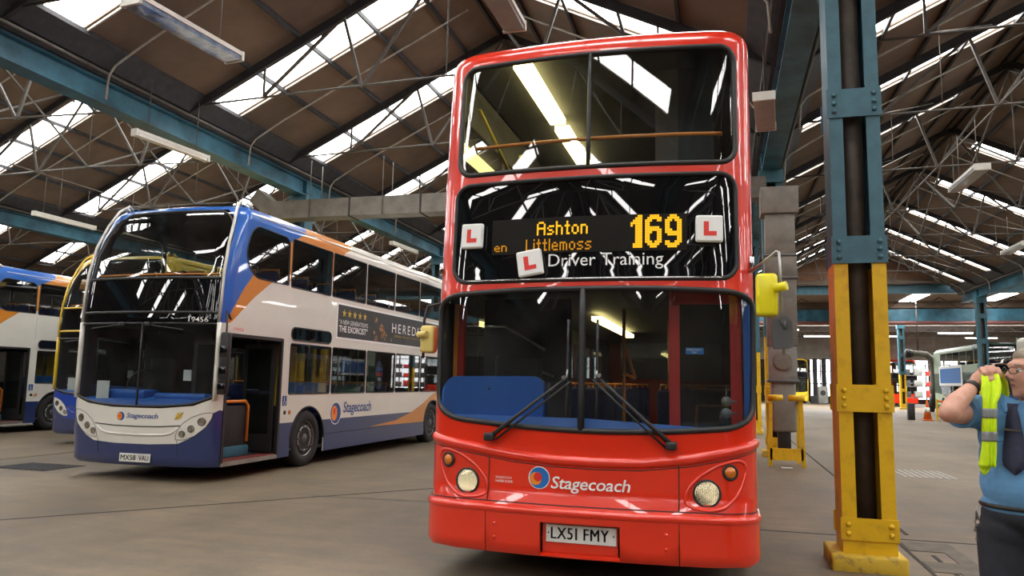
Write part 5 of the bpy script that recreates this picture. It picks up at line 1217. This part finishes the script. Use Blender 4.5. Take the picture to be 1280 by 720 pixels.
# ================================================================== the person with the high-visibility vest
def fuse(name, parts, voxel, mats, parent, smooth=4, mfn=None):
    """fuse overlapping closed shapes into one continuous surface"""
    m = MB()
    for p in parts:
        if p[0] == 'c': m.tube(p[1], p[2], 20, flat=p[3] if len(p) > 3 else 1.0)
        elif p[0] == 'e':
            bm = bmesh.new(); bmesh.ops.create_uvsphere(bm, u_segments=28, v_segments=18, radius=1)
            c, rx, ry, rz, X, Yv, Z = p[1:8]
            mt = Matrix(((X[0]*rx, Yv[0]*ry, Z[0]*rz, c[0]), (X[1]*rx, Yv[1]*ry, Z[1]*rz, c[1]), (X[2]*rx, Yv[2]*ry, Z[2]*rz, c[2]), (0, 0, 0, 1)))
            m.bm(bm, 0, True, mt)
    me = bpy.data.meshes.new(name+'_raw'); me.from_pydata(m.v, [], m.f)
    bm = bmesh.new(); bm.from_mesh(me); bmesh.ops.recalc_face_normals(bm, faces=bm.faces[:]); bm.to_mesh(me); bm.free()
    o = bpy.data.objects.new(name+'_raw', me); COL.objects.link(o)
    r = o.modifiers.new('r', 'REMESH'); r.mode = 'VOXEL'; r.voxel_size = voxel; r.use_smooth_shade = True
    s = o.modifiers.new('s', 'SMOOTH'); s.factor = 0.5; s.iterations = smooth
    dg = bpy.context.evaluated_depsgraph_get(); out = bpy.data.meshes.new_from_object(o.evaluated_get(dg))
    bpy.data.objects.remove(o); bpy.data.meshes.remove(me); out.name = name; out.materials.clear()
    for mt in mats: out.materials.append(mt)
    if mfn:
        mi = []
        for pl in out.polygons: mi.append(mfn(pl.center))
        out.polygons.foreach_set('material_index', mi)
    out.polygons.foreach_set('use_smooth', [True]*len(out.polygons))
    return link_mesh(name, out, parent)
M['skin'] = pmat('skin', (0.62, 0.34, 0.24), 0.5, var=0.10, vscale=30, col2=(0.55, 0.26, 0.19))
M['lip'] = pmat('lip', (0.45, 0.17, 0.14), 0.45, var=0.05)
M['hair'] = pmat('sandy_grey_hair', (0.40, 0.33, 0.25), 0.7, var=0.25, vscale=90, stretch=(1, 1, 6), bump=0.25, bscale=220)
M['shirt'] = pmat('blue_shirt', (0.12, 0.30, 0.54), 0.8, var=0.12, vscale=9, bump=0.5, bscale=14)
M['trouser'] = pmat('dark_trousers', (0.018, 0.020, 0.030), 0.85, var=0.2, vscale=9, bump=0.4, bscale=18)
M['tiecl'] = pmat('navy_tie', (0.018, 0.02, 0.055), 0.7, var=0.2, vscale=60)
M['hivis'] = pmat('hi_vis_yellow', (0.72, 0.95, 0.005), 0.7, var=0.10, vscale=12, col2=(0.55, 0.78, 0.0), bump=0.4, bscale=25)
M['reflective'] = pmat('reflective_tape', (0.30, 0.32, 0.32), 0.45, metal=0.2, var=0.1)
per = thing('person', 'person in blue shirt and dark tie and trousers, arm raised, looking left through glasses', 'person', (1.29, 3.88, 0))
f = Vector((-0.975, -0.22, -0.02)).normalized(); up_ = Vector((0.0, 0, 1)); l = f.cross(up_).normalized()   # l points away from the viewer (their right)
up_ = l.cross(f).normalized()
C = Vector((1.303, 3.825, 1.580))
def H(a, b, c): return C+f*a+l*b+up_*c
E_ = lambda a, b, c, rx, ry, rz: ('e', H(a, b, c), rx, ry, rz, f, l, up_)
# torso frame: chest looks towards the viewer and a little to the left
tf = Vector((-0.36, -0.93, 0)).normalized(); tr = Vector((-0.93, 0.36, 0)).normalized()
TC = Vector((1.275, 3.86, 0))
def T(a, b, z): return TC+tf*a+tr*b+Vector((0, 0, z))
def TE(a, b, z, rf, rr_, rz): return ('e', T(a, b, z), rf, rr_, rz, tf, tr, Vector((0, 0, 1)))
sh = T(0.02, 0.185, 1.405); el = Vector((0.925, 3.63, 1.405)); wr = Vector((1.062, 3.77, 1.525))
shl = T(0.0, -0.19, 1.40); ell_ = T(-0.02, -0.27, 1.12); wrl = T(0.10, -0.26, 0.90)
head = [E_(-0.022, 0, 0.030, 0.094, 0.074, 0.082), E_(0.020, 0, -0.020, 0.070, 0.062, 0.080), E_(0.030, 0, -0.075, 0.052, 0.048, 0.034), E_(0.062, 0, -0.092, 0.022, 0.026, 0.018),
        E_(0.060, 0, 0.035, 0.026, 0.052, 0.022), E_(0.020, 0.04, -0.03, 0.050, 0.022, 0.040), E_(0.020, -0.04, -0.03, 0.050, 0.022, 0.040),
        ('c', [H(0.078, 0, 0.022), H(0.092, 0, 0.0), H(0.104, 0, -0.018)], [0.010, 0.012, 0.014]), E_(0.092, 0.012, -0.022, 0.013, 0.010, 0.009), E_(0.092, -0.012, -0.022, 0.013, 0.010, 0.009),
        E_(0.076, 0, -0.046, 0.014, 0.024, 0.008), E_(0.073, 0, -0.060, 0.013, 0.021, 0.008), E_(0.06, 0, -0.054, 0.026, 0.034, 0.026),
        E_(-0.012, -0.074, -0.008, 0.019, 0.009, 0.032), E_(-0.012, 0.074, -0.008, 0.019, 0.009, 0.032),
        ('c', [H(-0.03, 0, -0.03), H(-0.035, 0, -0.11), T(-0.01, 0, 1.40), T(-0.01, 0, 1.33)], [0.060, 0.058, 0.062, 0.075])]
torso = [TE(0.0, 0, 1.30, 0.105, 0.165, 0.15), TE(0.03, 0, 1.12, 0.13, 0.160, 0.14), TE(0.0, 0, 0.97, 0.12, 0.165, 0.11),
         ('c', [T(0, 0.10, 1.36), sh], [0.07, 0.06]), ('c', [T(0, -0.10, 1.36), shl], [0.07, 0.06])]
arm = [('e', el, 0.0435, 0.0435, 0.0435, tf, tr, Vector((0, 0, 1))), ('e', el+Vector((-0.012, -0.006, -0.004)), 0.034, 0.034, 0.034, tf, tr, Vector((0, 0, 1))), ('e', ell_, 0.042, 0.042, 0.042, tf, tr, Vector((0, 0, 1))), ('c', [sh, sh.lerp(el, 0.5)+Vector((0, 0, -0.004)), el], [0.054, 0.050, 0.043]), ('c', [el, el.lerp(wr, 0.3)+Vector((-0.004, 0, 0.004)), el.lerp(wr, 0.7), wr], [0.043, 0.044, 0.034, 0.026]),
       ('c', [shl, ell_], [0.052, 0.042]), ('c', [ell_, ell_.lerp(wrl, 0.4), wrl], [0.042, 0.040, 0.027])]
legs = []
for b, ft in ((0.095, 0.10), (-0.10, -0.12)):
    hip = T(0, b, 0.92); kn = T(0.03, ft*1.02, 0.50); an = T(-0.01, ft*1.05, 0.09); to = T(0.17, ft*1.3, 0.04)
    legs += [('c', [hip, hip.lerp(kn, 0.5), kn], [0.10, 0.085, 0.062]), ('c', [kn, kn.lerp(an, 0.35), an], [0.060, 0.058, 0.038]), ('c', [an, to], [0.04, 0.03])]
# right hand: palm and fingers curled over the vest, thumb along the side
pc = wr+Vector((0.030, 0.010, 0.038)); kdir = Vector((0.93, 0.18, 0.10)).normalized()          # knuckle row runs to the right
k0 = wr+Vector((0.030, -0.004, 0.060))
hand = [('c', [wr, wr+Vector((0.016, 0.002, 0.026)), pc+Vector((0.018, 0, 0.012))], [0.026, 0.028, 0.026]), ('c', [pc+Vector((0.0, 0.004, 0.0)), pc+Vector((0.052, 0.012, 0.012))], [0.024, 0.020])]
for i, (ln, r) in enumerate(((0.98, 0.0100), (1.08, 0.0105), (1.0, 0.0100), (0.82, 0.0088))):
    a = k0+kdir*(0.000+0.0225*i)+Vector((0, 0, 0.004*(1 if i in (1, 2) else 0)-0.006*(i == 3)))
    hand.append(('c', [a+Vector((0, 0.020, 0.0)), a+Vector((0.0, -0.012*ln, 0.010)), a+Vector((0.003, -0.030*ln, -0.010)), a+Vector((0.004, -0.026*ln, -0.032*ln)), a+Vector((0.004, -0.010, -0.040*ln))], [r*1.15, r*1.12, r, r*0.95, r*0.85]))
hand.append(('c', [wr+Vector((0.018, -0.010, 0.018)), wr+Vector((0.036, -0.030, 0.020)), wr+Vector((0.056, -0.036, 0.022)), wr+Vector((0.074, -0.032, 0.028))], [0.015, 0.0125, 0.0110, 0.009]))
handl = [('c', [wrl, T(0.13, -0.25, 0.83)], [0.027, 0.03])]+[('c', [T(0.12+0.018*i, -0.25, 0.83), T(0.14+0.018*i, -0.245, 0.78), T(0.135+0.018*i, -0.235, 0.745)], [0.010, 0.009, 0.008]) for i in range(-1, 3)]+[('c', [T(0.15, -0.24, 0.86), T(0.18, -0.22, 0.82), T(0.18, -0.215, 0.79)], [0.012, 0.010, 0.009])]
lipc = H(0.082, 0, -0.053)
def skinmat(c):
    c = Vector(c); d = c-lipc
    return 1 if (abs(d.dot(up_)) < 0.0055 and abs(d.dot(l)) < 0.020-1.2*abs(d.dot(up_)) and d.dot(f) > -0.012) else 0
fuse('body', head+torso+arm+legs+hand+handl, 0.0042, [M['skin'], M['lip']], per, 3, skinmat)
# hair: short, receding, hugging the skull
def onhead(a, b, c): return H(a, b, c)
hr = fuse('hair', [E_(-0.032, 0, 0.039, 0.092, 0.0765, 0.083), E_(-0.058, 0, -0.006, 0.062, 0.072, 0.066), E_(0.004, 0, 0.074, 0.062, 0.058, 0.038), E_(-0.008, -0.066, 0.020, 0.018, 0.011, 0.034), E_(-0.008, 0.066, 0.020, 0.018, 0.011, 0.034)], 0.0045, [M['hair']], per, 3)
# glasses
m = MB()
for sg in (-1, 1):
    cc = H(0.094, sg*0.033, 0.012); u = (l*sg*0.95-f*0.25).normalized()
    m.tube([cc+u*(0.025*math.cos(a))+up_*(0.015*math.sin(a)) for a in [2*PI*k/20 for k in range(20)]], 0.0019, 6, True)
    m.tube([cc+u*0.026+up_*0.004, H(0.05, sg*0.078, 0.014), H(-0.01, sg*0.082, 0.010), H(-0.025, sg*0.080, -0.008)], 0.0019, 6)
m.tube([H(0.100, -0.009, 0.014), H(0.104, 0, 0.017), H(0.100, 0.009, 0.014)], 0.0018, 6)
gls = m.build('glasses', M['black'], per)
m = MB()
for sg in (-1, 1):
    cc = H(0.0935, sg*0.033, 0.012); u = (l*sg*0.95-f*0.25).normalized()
    m.add([cc+u*(0.024*math.cos(2*PI*k/20))+up_*(0.014*math.sin(2*PI*k/20)) for k in range(20)], [tuple(range(20))])
m.build('lenses', M['lampglass'], gls)
for sg in (-1, 1):
    bm = bmesh.new(); bmesh.ops.create_uvsphere(bm, u_segments=14, v_segments=10, radius=0.0115); m = MB(); m.bm(bm, 0, True, Matrix.Translation(H(0.068, sg*0.031, 0.010))); e = m.build('eye', M['paper'], per)
    m = MB(); m.lathe(H(0.0785, sg*0.031, 0.010), f, [(0.0048, -0.001), (0.0048, 0.0012), (0, 0.002)], 10); m.build('iris', M['dark'], e)
    m = MB(); m.tube([H(0.080, sg*0.014, 0.034), H(0.083, sg*0.030, 0.038), H(0.072, sg*0.048, 0.034)], [0.002, 0.0035, 0.002], 6); m.build('eyebrow', M['hair'], per)
# clothes
G = 0.014
shirt = [TE(0.004, 0, 1.30, 0.120, 0.180, 0.155), TE(0.032, 0, 1.10, 0.152, 0.180, 0.15), TE(0.014, 0, 1.01, 0.142, 0.180, 0.085),
         ('c', [T(0, 0.09, 1.365), T(0.0, 0.15, 1.41), sh], [0.080, 0.076, 0.076]), ('c', [T(0, -0.09, 1.365), shl], [0.080, 0.072]),
         ('c', [sh, sh.lerp(el, 0.55)], [0.074, 0.068]), ('c', [shl, shl.lerp(ell_, 0.65)], [0.068, 0.066]),
         ('c', [T(0.0, 0.0, 1.40), T(-0.004, 0, 1.455)], [0.082, 0.068]),
         TE(0.022, 0, 1.21, 0.140, 0.178, 0.15), ('e', shl, 0.073, 0.073, 0.073, tf, tr, Vector((0, 0, 1))), ('e', sh, 0.076, 0.076, 0.076, tf, tr, Vector((0, 0, 1)))]
so = fuse('shirt', shirt, 0.0055, [M['shirt']], per, 4)
m = MB()
cuff = sh.lerp(el, 0.55); ax = (el-sh).normalized(); m.lathe(cuff-ax*0.004, ax, [(0.0685, -0.012), (0.070, -0.004), (0.070, 0.006), (0.060, 0.006), (0.050, -0.01)], 24); m.build('sleeve_hem', M['shirt'], so)
m = MB()
for sg in (1, -1):
    m.add([T(0.062, 0.005*sg, 1.452), T(0.055, 0.060*sg, 1.478), T(0.0, 0.078*sg, 1.492), T(0.02, 0.085*sg, 1.448), T(0.098, 0.062*sg, 1.405), T(0.108, 0.035*sg, 1.412)], [(0, 1, 4, 5), (1, 2, 3, 4)])
c_ = m.build('collar', M['shirt'], so, fix=False); md = c_.modifiers.new('s', 'SOLIDIFY'); md.thickness = 0.006; md.offset = 1
m = MB(); m.tube([T(0.126, 0.055, 1.285), T(0.118, 0.125, 1.282)], 0.003, 5); m.tube([T(0.126, 0.055, 1.275), T(0.12, 0.09, 1.262), T(0.108, 0.13, 1.275)], 0.003, 5); m.build('pocket_flap', M['shirt'], so)
def tiep(z):   # distance in front of the chest at height z
    return 0.132+0.062*max(0, min(1, (1.36-z)/0.22))
m = MB(); rows = [(1.445, 0.020, 0.100), (1.42, 0.017, 0.124), (1.39, 0.024, None), (1.33, 0.032, None), (1.27, 0.040, None), (1.21, 0.045, None), (1.185, 0.042, None), (1.150, 0.002, None)]
vs = []
for z, w, a in rows:
    a = a or tiep(z)
    vs += [T(a, 0.032+w, z), T(a+0.006, 0.032, z), T(a, 0.032-w, z)]
m.add(vs, [f_ for i in range(len(rows)-1) for f_ in ((3*i, 3*i+3, 3*i+4, 3*i+1), (3*i+1, 3*i+4, 3*i+5, 3*i+2))], 0, True)
ti = m.build('necktie', M['tiecl'], per, fix=False); md = ti.modifiers.new('s', 'SOLIDIFY'); md.thickness = 0.006; md.offset = 0
m = MB(); m.bar(T(tiep(1.33)+0.010, 0.069, 1.338), T(tiep(1.33)+0.014, 0.003, 1.332), 0.005, 0.008); m.build('tie_clip', M['chrome'], ti)
tp = [TE(0.0, 0, 0.965, 0.150, 0.184, 0.085), TE(0.0, 0.085, 0.90, 0.125, 0.108, 0.12), TE(0.0, -0.085, 0.90, 0.125, 0.108, 0.12)]
for b, ft in ((0.095, 0.10), (-0.10, -0.12)):
    hip = T(0, b, 0.90); kn = T(0.03, ft*1.02, 0.50); an = T(0.0, ft*1.05, 0.06)
    tp += [('c', [hip, hip.lerp(kn, 0.5), kn], [0.112, 0.102, 0.084]), ('c', [kn, an], [0.084, 0.072])]
fuse('trousers', tp, 0.007, [M['trouser']], per, 4)
m = MB(); m.tube([T(0.150*math.cos(a), 0.178*math.sin(a), 1.005) for a in [2*PI*k/32 for k in range(32)]], 0.012, 6, True); m.build('belt', M['black'], per)
m = MB(); random.seed(5)
kc = T(0.03, 0.188, 0.985)
m.tube([kc, kc+Vector((-0.010, 0, -0.02)), kc+Vector((-0.012, 0, -0.06))], 0.003, 5)
for k in range(6): q = kc+Vector((-0.012+random.uniform(-.008, .008), random.uniform(-.01, .01), -0.02-0.018*k)); m.bar(q, q+Vector((random.uniform(-.012, .012), 0, -0.035)), 0.010, 0.003)
m.build('key_bunch', M['steel'], per)
for ft in (0.10, -0.12):
    m = MB(); a = T(-0.07, ft*1.05, 0.045); b = T(0.19, ft*1.35, 0.04); m.tube([a, a.lerp(b, 0.3), a.lerp(b, 0.75), b], [0.036, 0.045, 0.046, 0.028], 14, flat=0.85); m.build('shoe', M['black'], per)
wdir = (wr-el).normalized(); wb = wr-wdir*0.025
m = MB(); m.lathe(wb, wdir, [(0.0295, -0.011), (0.0335, -0.011), (0.0335, 0.011), (0.0295, 0.011)], 24); m.build('wristband', M['black'], per)
# the vest, gripped in the hand and hanging down in front of the shoulder
vest = thing('hi_vis_vest', 'fluorescent yellow vest with two grey reflective bands, held up in the person\'s hand', 'vest', (1.10, 3.72, 1.4))
def cloth(name, rows, mat, parent, n=14):
    """rows = [(centre, half width vector, fold depth)]"""
    vs = []; fs = []
    for c, w, d in rows:
        c = Vector(c); w = Vector(w)
        for k in range(n+1):
            t = -1+2*k/n; vs.append(c+w*t+Vector((0, 1, 0))*(d*math.sin(t*4.6+c.z*5)+d*0.35*math.cos(t*13+c.z*11)))
    for i in range(len(rows)-1):
        for k in range(n): a = i*(n+1)+k; fs.append((a, a+n+1, a+n+2, a+1))
    m = MB(); m.add(vs, fs, 0, True); o = m.build(name, mat, parent, fix=False)
    md = o.modifiers.new('s', 'SOLIDIFY'); md.thickness = 0.006; md.offset = 0
    s2 = o.modifiers.new('u', 'SUBSURF'); s2.levels = 1; s2.render_levels = 1; return o
YV = 3.690
def row(z, x0, x1, d=0.004, y=YV): return (((x0+x1)/2, y, z), ((x1-x0)/2, 0.0, 0), d)
def fine(rows, step=0.010):
    out = []
    for a, b in zip(rows, rows[1:]):
        k = max(1, int(abs(a[0][2]-b[0][2])/step))
        for j in range(k):
            t = j/k; out.append((tuple(a[0][i]+(b[0][i]-a[0][i])*t for i in range(3)), tuple(a[1][i]+(b[1][i]-a[1][i])*t for i in range(3)), a[2]+(b[2]-a[2])*t))
    out.append(rows[-1]); return out
def sheet(name, rows, mat, parent, thick, n=24):
    rows = fine(rows); vs = []; fs = []
    for c, w, d in rows:
        for k in range(n+1):
            t = -1+2*k/n; vs.append((c[0]+w[0]*t, c[1]+d*math.sin(t*4.6+c[2]*5)+d*0.45*math.cos(t*12+c[2]*9), c[2]))
    for i in range(len(rows)-1):
        for k in range(n): a = i*(n+1)+k; fs.append((a, a+n+1, a+n+2, a+1))
    m = MB(); m.add(vs, fs, 0, True); o = m.build(name, mat, parent, fix=False)
    md = o.modifiers.new('s', 'SOLIDIFY'); md.thickness = thick; md.offset = 0; return o
VR = [row(1.578, 1.090, 1.150, 0.003, 3.752), row(1.56, 1.083, 1.152, 0.005, 3.738), row(1.52, 1.077, 1.150, 0.006, 3.715), row(1.48, 1.073, 1.138, 0.005, 3.70), row(1.45, 1.071, 1.120, 0.004),
      row(1.404, 1.068, 1.116, 0.004), row(1.355, 1.064, 1.113, 0.005), row(1.306, 1.061, 1.110, 0.004), row(1.25, 1.055, 1.108, 0.005), row(1.20, 1.048, 1.104, 0.006), row(1.180, 1.045, 1.103, 0.006)]
sheet('vest_front', VR, M['hivis'], vest, 0.008)
sheet('reflective_band', [row(1.425, 1.0685, 1.1185, 0.004), row(1.384, 1.066, 1.1155, 0.004)], M['reflective'], vest, 0.012)
sheet('reflective_band', [row(1.327, 1.061, 1.1125, 0.0045), row(1.286, 1.0585, 1.110, 0.0045)], M['reflective'], vest, 0.012)
sheet('vest_tail', [row(1.20, 1.048, 1.098, 0.003, YV+0.020), row(1.170, 1.052, 1.088, 0.003, YV+0.020), row(1.145, 1.062, 1.070, 0.002, YV+0.020)], M['hivis'], vest, 0.005)
sheet('vest_back', [row(1.592, 1.120, 1.190, 0.003, 3.850), row(1.575, 1.122, 1.215, 0.006, 3.880), row(1.54, 1.125, 1.235, 0.010, 3.905), row(1.49, 1.130, 1.240, 0.012, 3.915), row(1.45, 1.14, 1.235, 0.008, 3.93)], M['hivis'], vest, 0.006)
# ================================================================== things standing about further down the shed
M['cone'] = pmat('cone_orange', (0.80, 0.16, 0.02), 0.5, var=0.08)
def cone(x, y, label, s=1.0):
    t = thing('traffic_cone', label, 'traffic cone', (x, y, 0), 'orange traffic cones in front of the green buses')
    m = MB(); m.bevbox((x-0.24*s, y-0.24*s, 0), (x+0.24*s, y+0.24*s, 0.05), 0.02); m.build('cone_base', M['cone'], t)
    m = MB(); m.lathe((x, y, 0.05), (0, 0, 1), [(0.19*s, 0), (0.035*s, 0.92*s), (0.02*s, 0.94*s)], 20); m.build('cone_body', M['cone'], t)
    m = MB(); m.lathe((x, y, 0.05), (0, 0, 1), [(0.134*s, 0.36*s), (0.096*s, 0.59*s)], 20); m.build('cone_sleeve', M['vwhite'], t)
cone(9.6, 41.5, 'orange and white traffic cone standing left of the yellow barrier')
cone(10.95, 38.5, 'orange traffic cone just beside the raised elbow')
t = thing('barrier', 'small orange and yellow folding barrier between the two traffic cones', 'barrier', (10.3, 41.2, 0))
for x in (9.95, 10.75):
    m = MB(); m.bar((x, 41.2, 0), (x, 41.2, 1.05), 0.07, 0.05); m.build('post', M['cyel'], t)
for z in (0.3, 0.62, 0.94):
    m = MB(); m.bar((9.95, 41.2, z), (10.75, 41.2, z+0.0), 0.04, 0.09); m.build('rail', M['cone'], t)
m = MB(); m.bar((9.95, 41.2, 0.2), (10.75, 41.2, 0.95), 0.04, 0.05); m.build('brace', M['cone'], t)
t = thing('barrel', 'blue plastic barrel standing between the barrier and the right traffic cone', 'barrel', (11.15, 41.6, 0))
m = MB(); m.lathe((11.15, 41.6, 0), (0, 0, 1), [(0.20, 0), (0.22, 0.05), (0.22, 0.28), (0.235, 0.3), (0.22, 0.33), (0.22, 0.66), (0.235, 0.68), (0.22, 0.71), (0.22, 0.95), (0.20, 1.0)], 22); m.build('barrel_body', M['royal'], t)
m = MB(); m.lathe((11.15, 41.6, 1.0), (0, 0, 1), [(0.20, 0), (0.19, 0.03), (0, 0.035)], 22); m.build('barrel_lid', M['black'], t)
t = thing('litter_bin', 'dark narrow bin standing left of the traffic cones', 'bin', (8.9, 41.6, 0))
m = MB(); m.bevbox((8.75, 41.45, 0), (9.05, 41.75, 0.75), 0.03); m.build('bin_body', M['black'], t)
m = MB(); m.bevbox((8.73, 41.43, 0.75), (9.07, 41.77, 0.82), 0.02); m.build('bin_lid', M['plastic'], t)
# vehicle exhaust extraction hose hanging by the green bus
t = thing('exhaust_hose', 'grey flexible extraction hose hanging down beside the green double-decker', 'hose', (13.7, 57.5, 0))
m = MB(); m.tube([(12.5, 57.5, 3.9), (12.9, 57.5, 3.92), (13.4, 57.5, 3.85), (13.72, 57.5, 3.55), (13.78, 57.5, 3.0), (13.78, 57.5, 1.9), (13.74, 57.5, 1.2)], 0.22, 14); m.build('hose_pipe', M['ducts'], t)
m = MB(); m.tube([(13.74, 57.5, 1.3), (13.7, 57.5, 0.8), (13.5, 57.5, 0.0)], [0.2, 0.26, 0.22], 12); m.build('hose_nozzle', M['black'], t); m = MB(); m.lathe((12.55, 57.5, 3.9), (-1, 0, 0), [(0.26, 0), (0.32, 0.2), (0.32, 0.4), (0.2, 0.5)], 16); m.build('hose_fan', M['black'], t)
m = MB(); m.tube([(12.9, 57.5, 4.1), (12.9, 57.5, 7.75)], 0.05, 8); m.build('hose_hanger', M['tie'], t)
# blue steel stanchion and service columns at the far end
t = thing('steel_column', 'plain dark blue column at the far end, left of the nearest yellow column', 'column', (10.05, 78, 0), 'painted steel columns')
m = MB(); m.box((9.85, 77.8, 0), (10.5, 78.2, 4.6)); m.build('column_shaft', M['vdblue'], t); m = MB(); m.box((9.75, 77.6, 0), (10.6, 78.4, 0.12)); m.build('column_foot', M['vdblue'], t)
for x, lb in ((8.6, 'dark lift post, left of two at the bright far windows'), (9.4, 'dark lift post, right of two at the bright far windows')):
    t = thing('vehicle_lift', lb, 'lift', (x, 79, 0), 'dark lift posts at the far end')
    m = MB(); m.box((x-0.2, 78.8, 0), (x+0.2, 79.2, 4.3)); m.build('lift_post', M['roofsteel'], t)
    m = MB(); m.box((x-0.45, 78.6, 0), (x+0.45, 79.4, 0.7)); m.build('lift_base', M['plastic'], t)
t = thing('tool_trolley', 'grey workshop machine on the floor between the dark lift posts', 'machine', (8.95, 76.5, 0))
m = MB(); m.bevbox((8.5, 76.2, 0.0), (9.4, 76.9, 1.6), 0.1); m.build('machine_body', M['ductl'], t); m = MB(); m.lathe((8.95, 76.2, 1.0), (0, -1, 0), [(0.25, 0), (0.25, 0.04)], 16); m.build('machine_dial', M['black'], t)
# scrap of paper near the guard frame
o = MB().box((1.02, 15.16, 0.0), (1.22, 15.28, 0.012)).build('paper_scrap', M['paper']); tag(o, 'small scrap of white paper on the floor at the foot of the guard frame', 'litter')
# rigging seen to the right behind the extraction hose
t = thing('storage_rack', 'grey steel rack of parts in front of the far windows, behind the cones', 'rack', (17.2, 70, 0))
for x in (14.4, 16.2, 18.0):
    m = MB(); m.bar((x, 70, 0), (x, 70, 3.6), 0.08, 0.08); m.build('rack_post', M['roofsteel'], t)
for z in (0.8, 1.7, 2.6, 3.5):
    m = MB(); m.box((14.4, 69.7, z), (18.0, 70.3, z+0.06)); m.build('rack_shelf', M['tie'], t)
random.seed(11)
for i in range(12):
    x = 14.7+(i % 4)*0.9; z = (0.86, 1.76, 2.66)[i//4]; h = 0.3+0.3*random.random()
    o = MB().bevbox((x-0.3, 69.75, z), (x+0.3, 70.2, z+h), 0.03).build('parts_box', [M['roofsteel'], M['ductl'], M['vred'], M['plastic']][i % 4])
    tag(o, '%s box on the %s shelf of the far rack, %s' % (('dark grey', 'light grey', 'red', 'mid grey')[i % 4], ('lower', 'middle', 'upper')[i//4], ('at its left end', 'second from the left', 'third from the left', 'at its right end')[i % 4]), 'box', 'boxes on the far rack')
# ================================================================== camera and light
sc = bpy.context.scene
cam = bpy.data.cameras.new('camera'); co = bpy.data.objects.new('camera', cam); COL.objects.link(co)
cam.sensor_fit = 'HORIZONTAL'; cam.sensor_width = 36.0; cam.lens = CAM_F/1280*36.0; cam.clip_start = 0.1; cam.clip_end = 300
right = Vector(CAM_R[0]); down = Vector(CAM_R[1]); fwd = Vector(CAM_R[2])
mw = Matrix((( right.x, -down.x, -fwd.x, 0), (right.y, -down.y, -fwd.y, 0), (right.z, -down.z, -fwd.z, 0), (0, 0, 0, 1)))
co.matrix_world = Matrix.Translation((0, 0, 1.5)) @ mw
sc.camera = co
w = bpy.data.worlds.new('world'); sc.world = w; w.use_nodes = True
nt = w.node_tree; bg = nt.nodes['Background']; bg.inputs['Color'].default_value = (0.95, 0.98, 1.0, 1); bg.inputs['Strength'].default_value = 4.0
# area lamp builder, not called; the rear wall has no doorway
def area(name, loc, rot, sx, sy, power, col):
    l = bpy.data.lights.new(name, 'AREA'); l.shape = 'RECTANGLE'; l.size = sx; l.size_y = sy; l.energy = power; l.color = col
    o = bpy.data.objects.new(name, l); COL.objects.link(o); o.location = loc; o.rotation_euler = rot; return o
sc.view_settings.view_transform = 'Standard'; sc.view_settings.look = 'None'; sc.view_settings.gamma = 1.0; sc.view_settings.use_curve_mapping = False
sc.view_settings.exposure = 0.1
sc.cycles.max_bounces = 7; sc.cycles.transparent_max_bounces = 16; sc.cycles.diffuse_bounces = 4; sc.cycles.glossy_bounces = 4
sc.cycles.use_denoising = True; sc.cycles.sample_clamp_indirect = 6.0; sc.cycles.caustics_reflective = False; sc.cycles.caustics_refractive = False
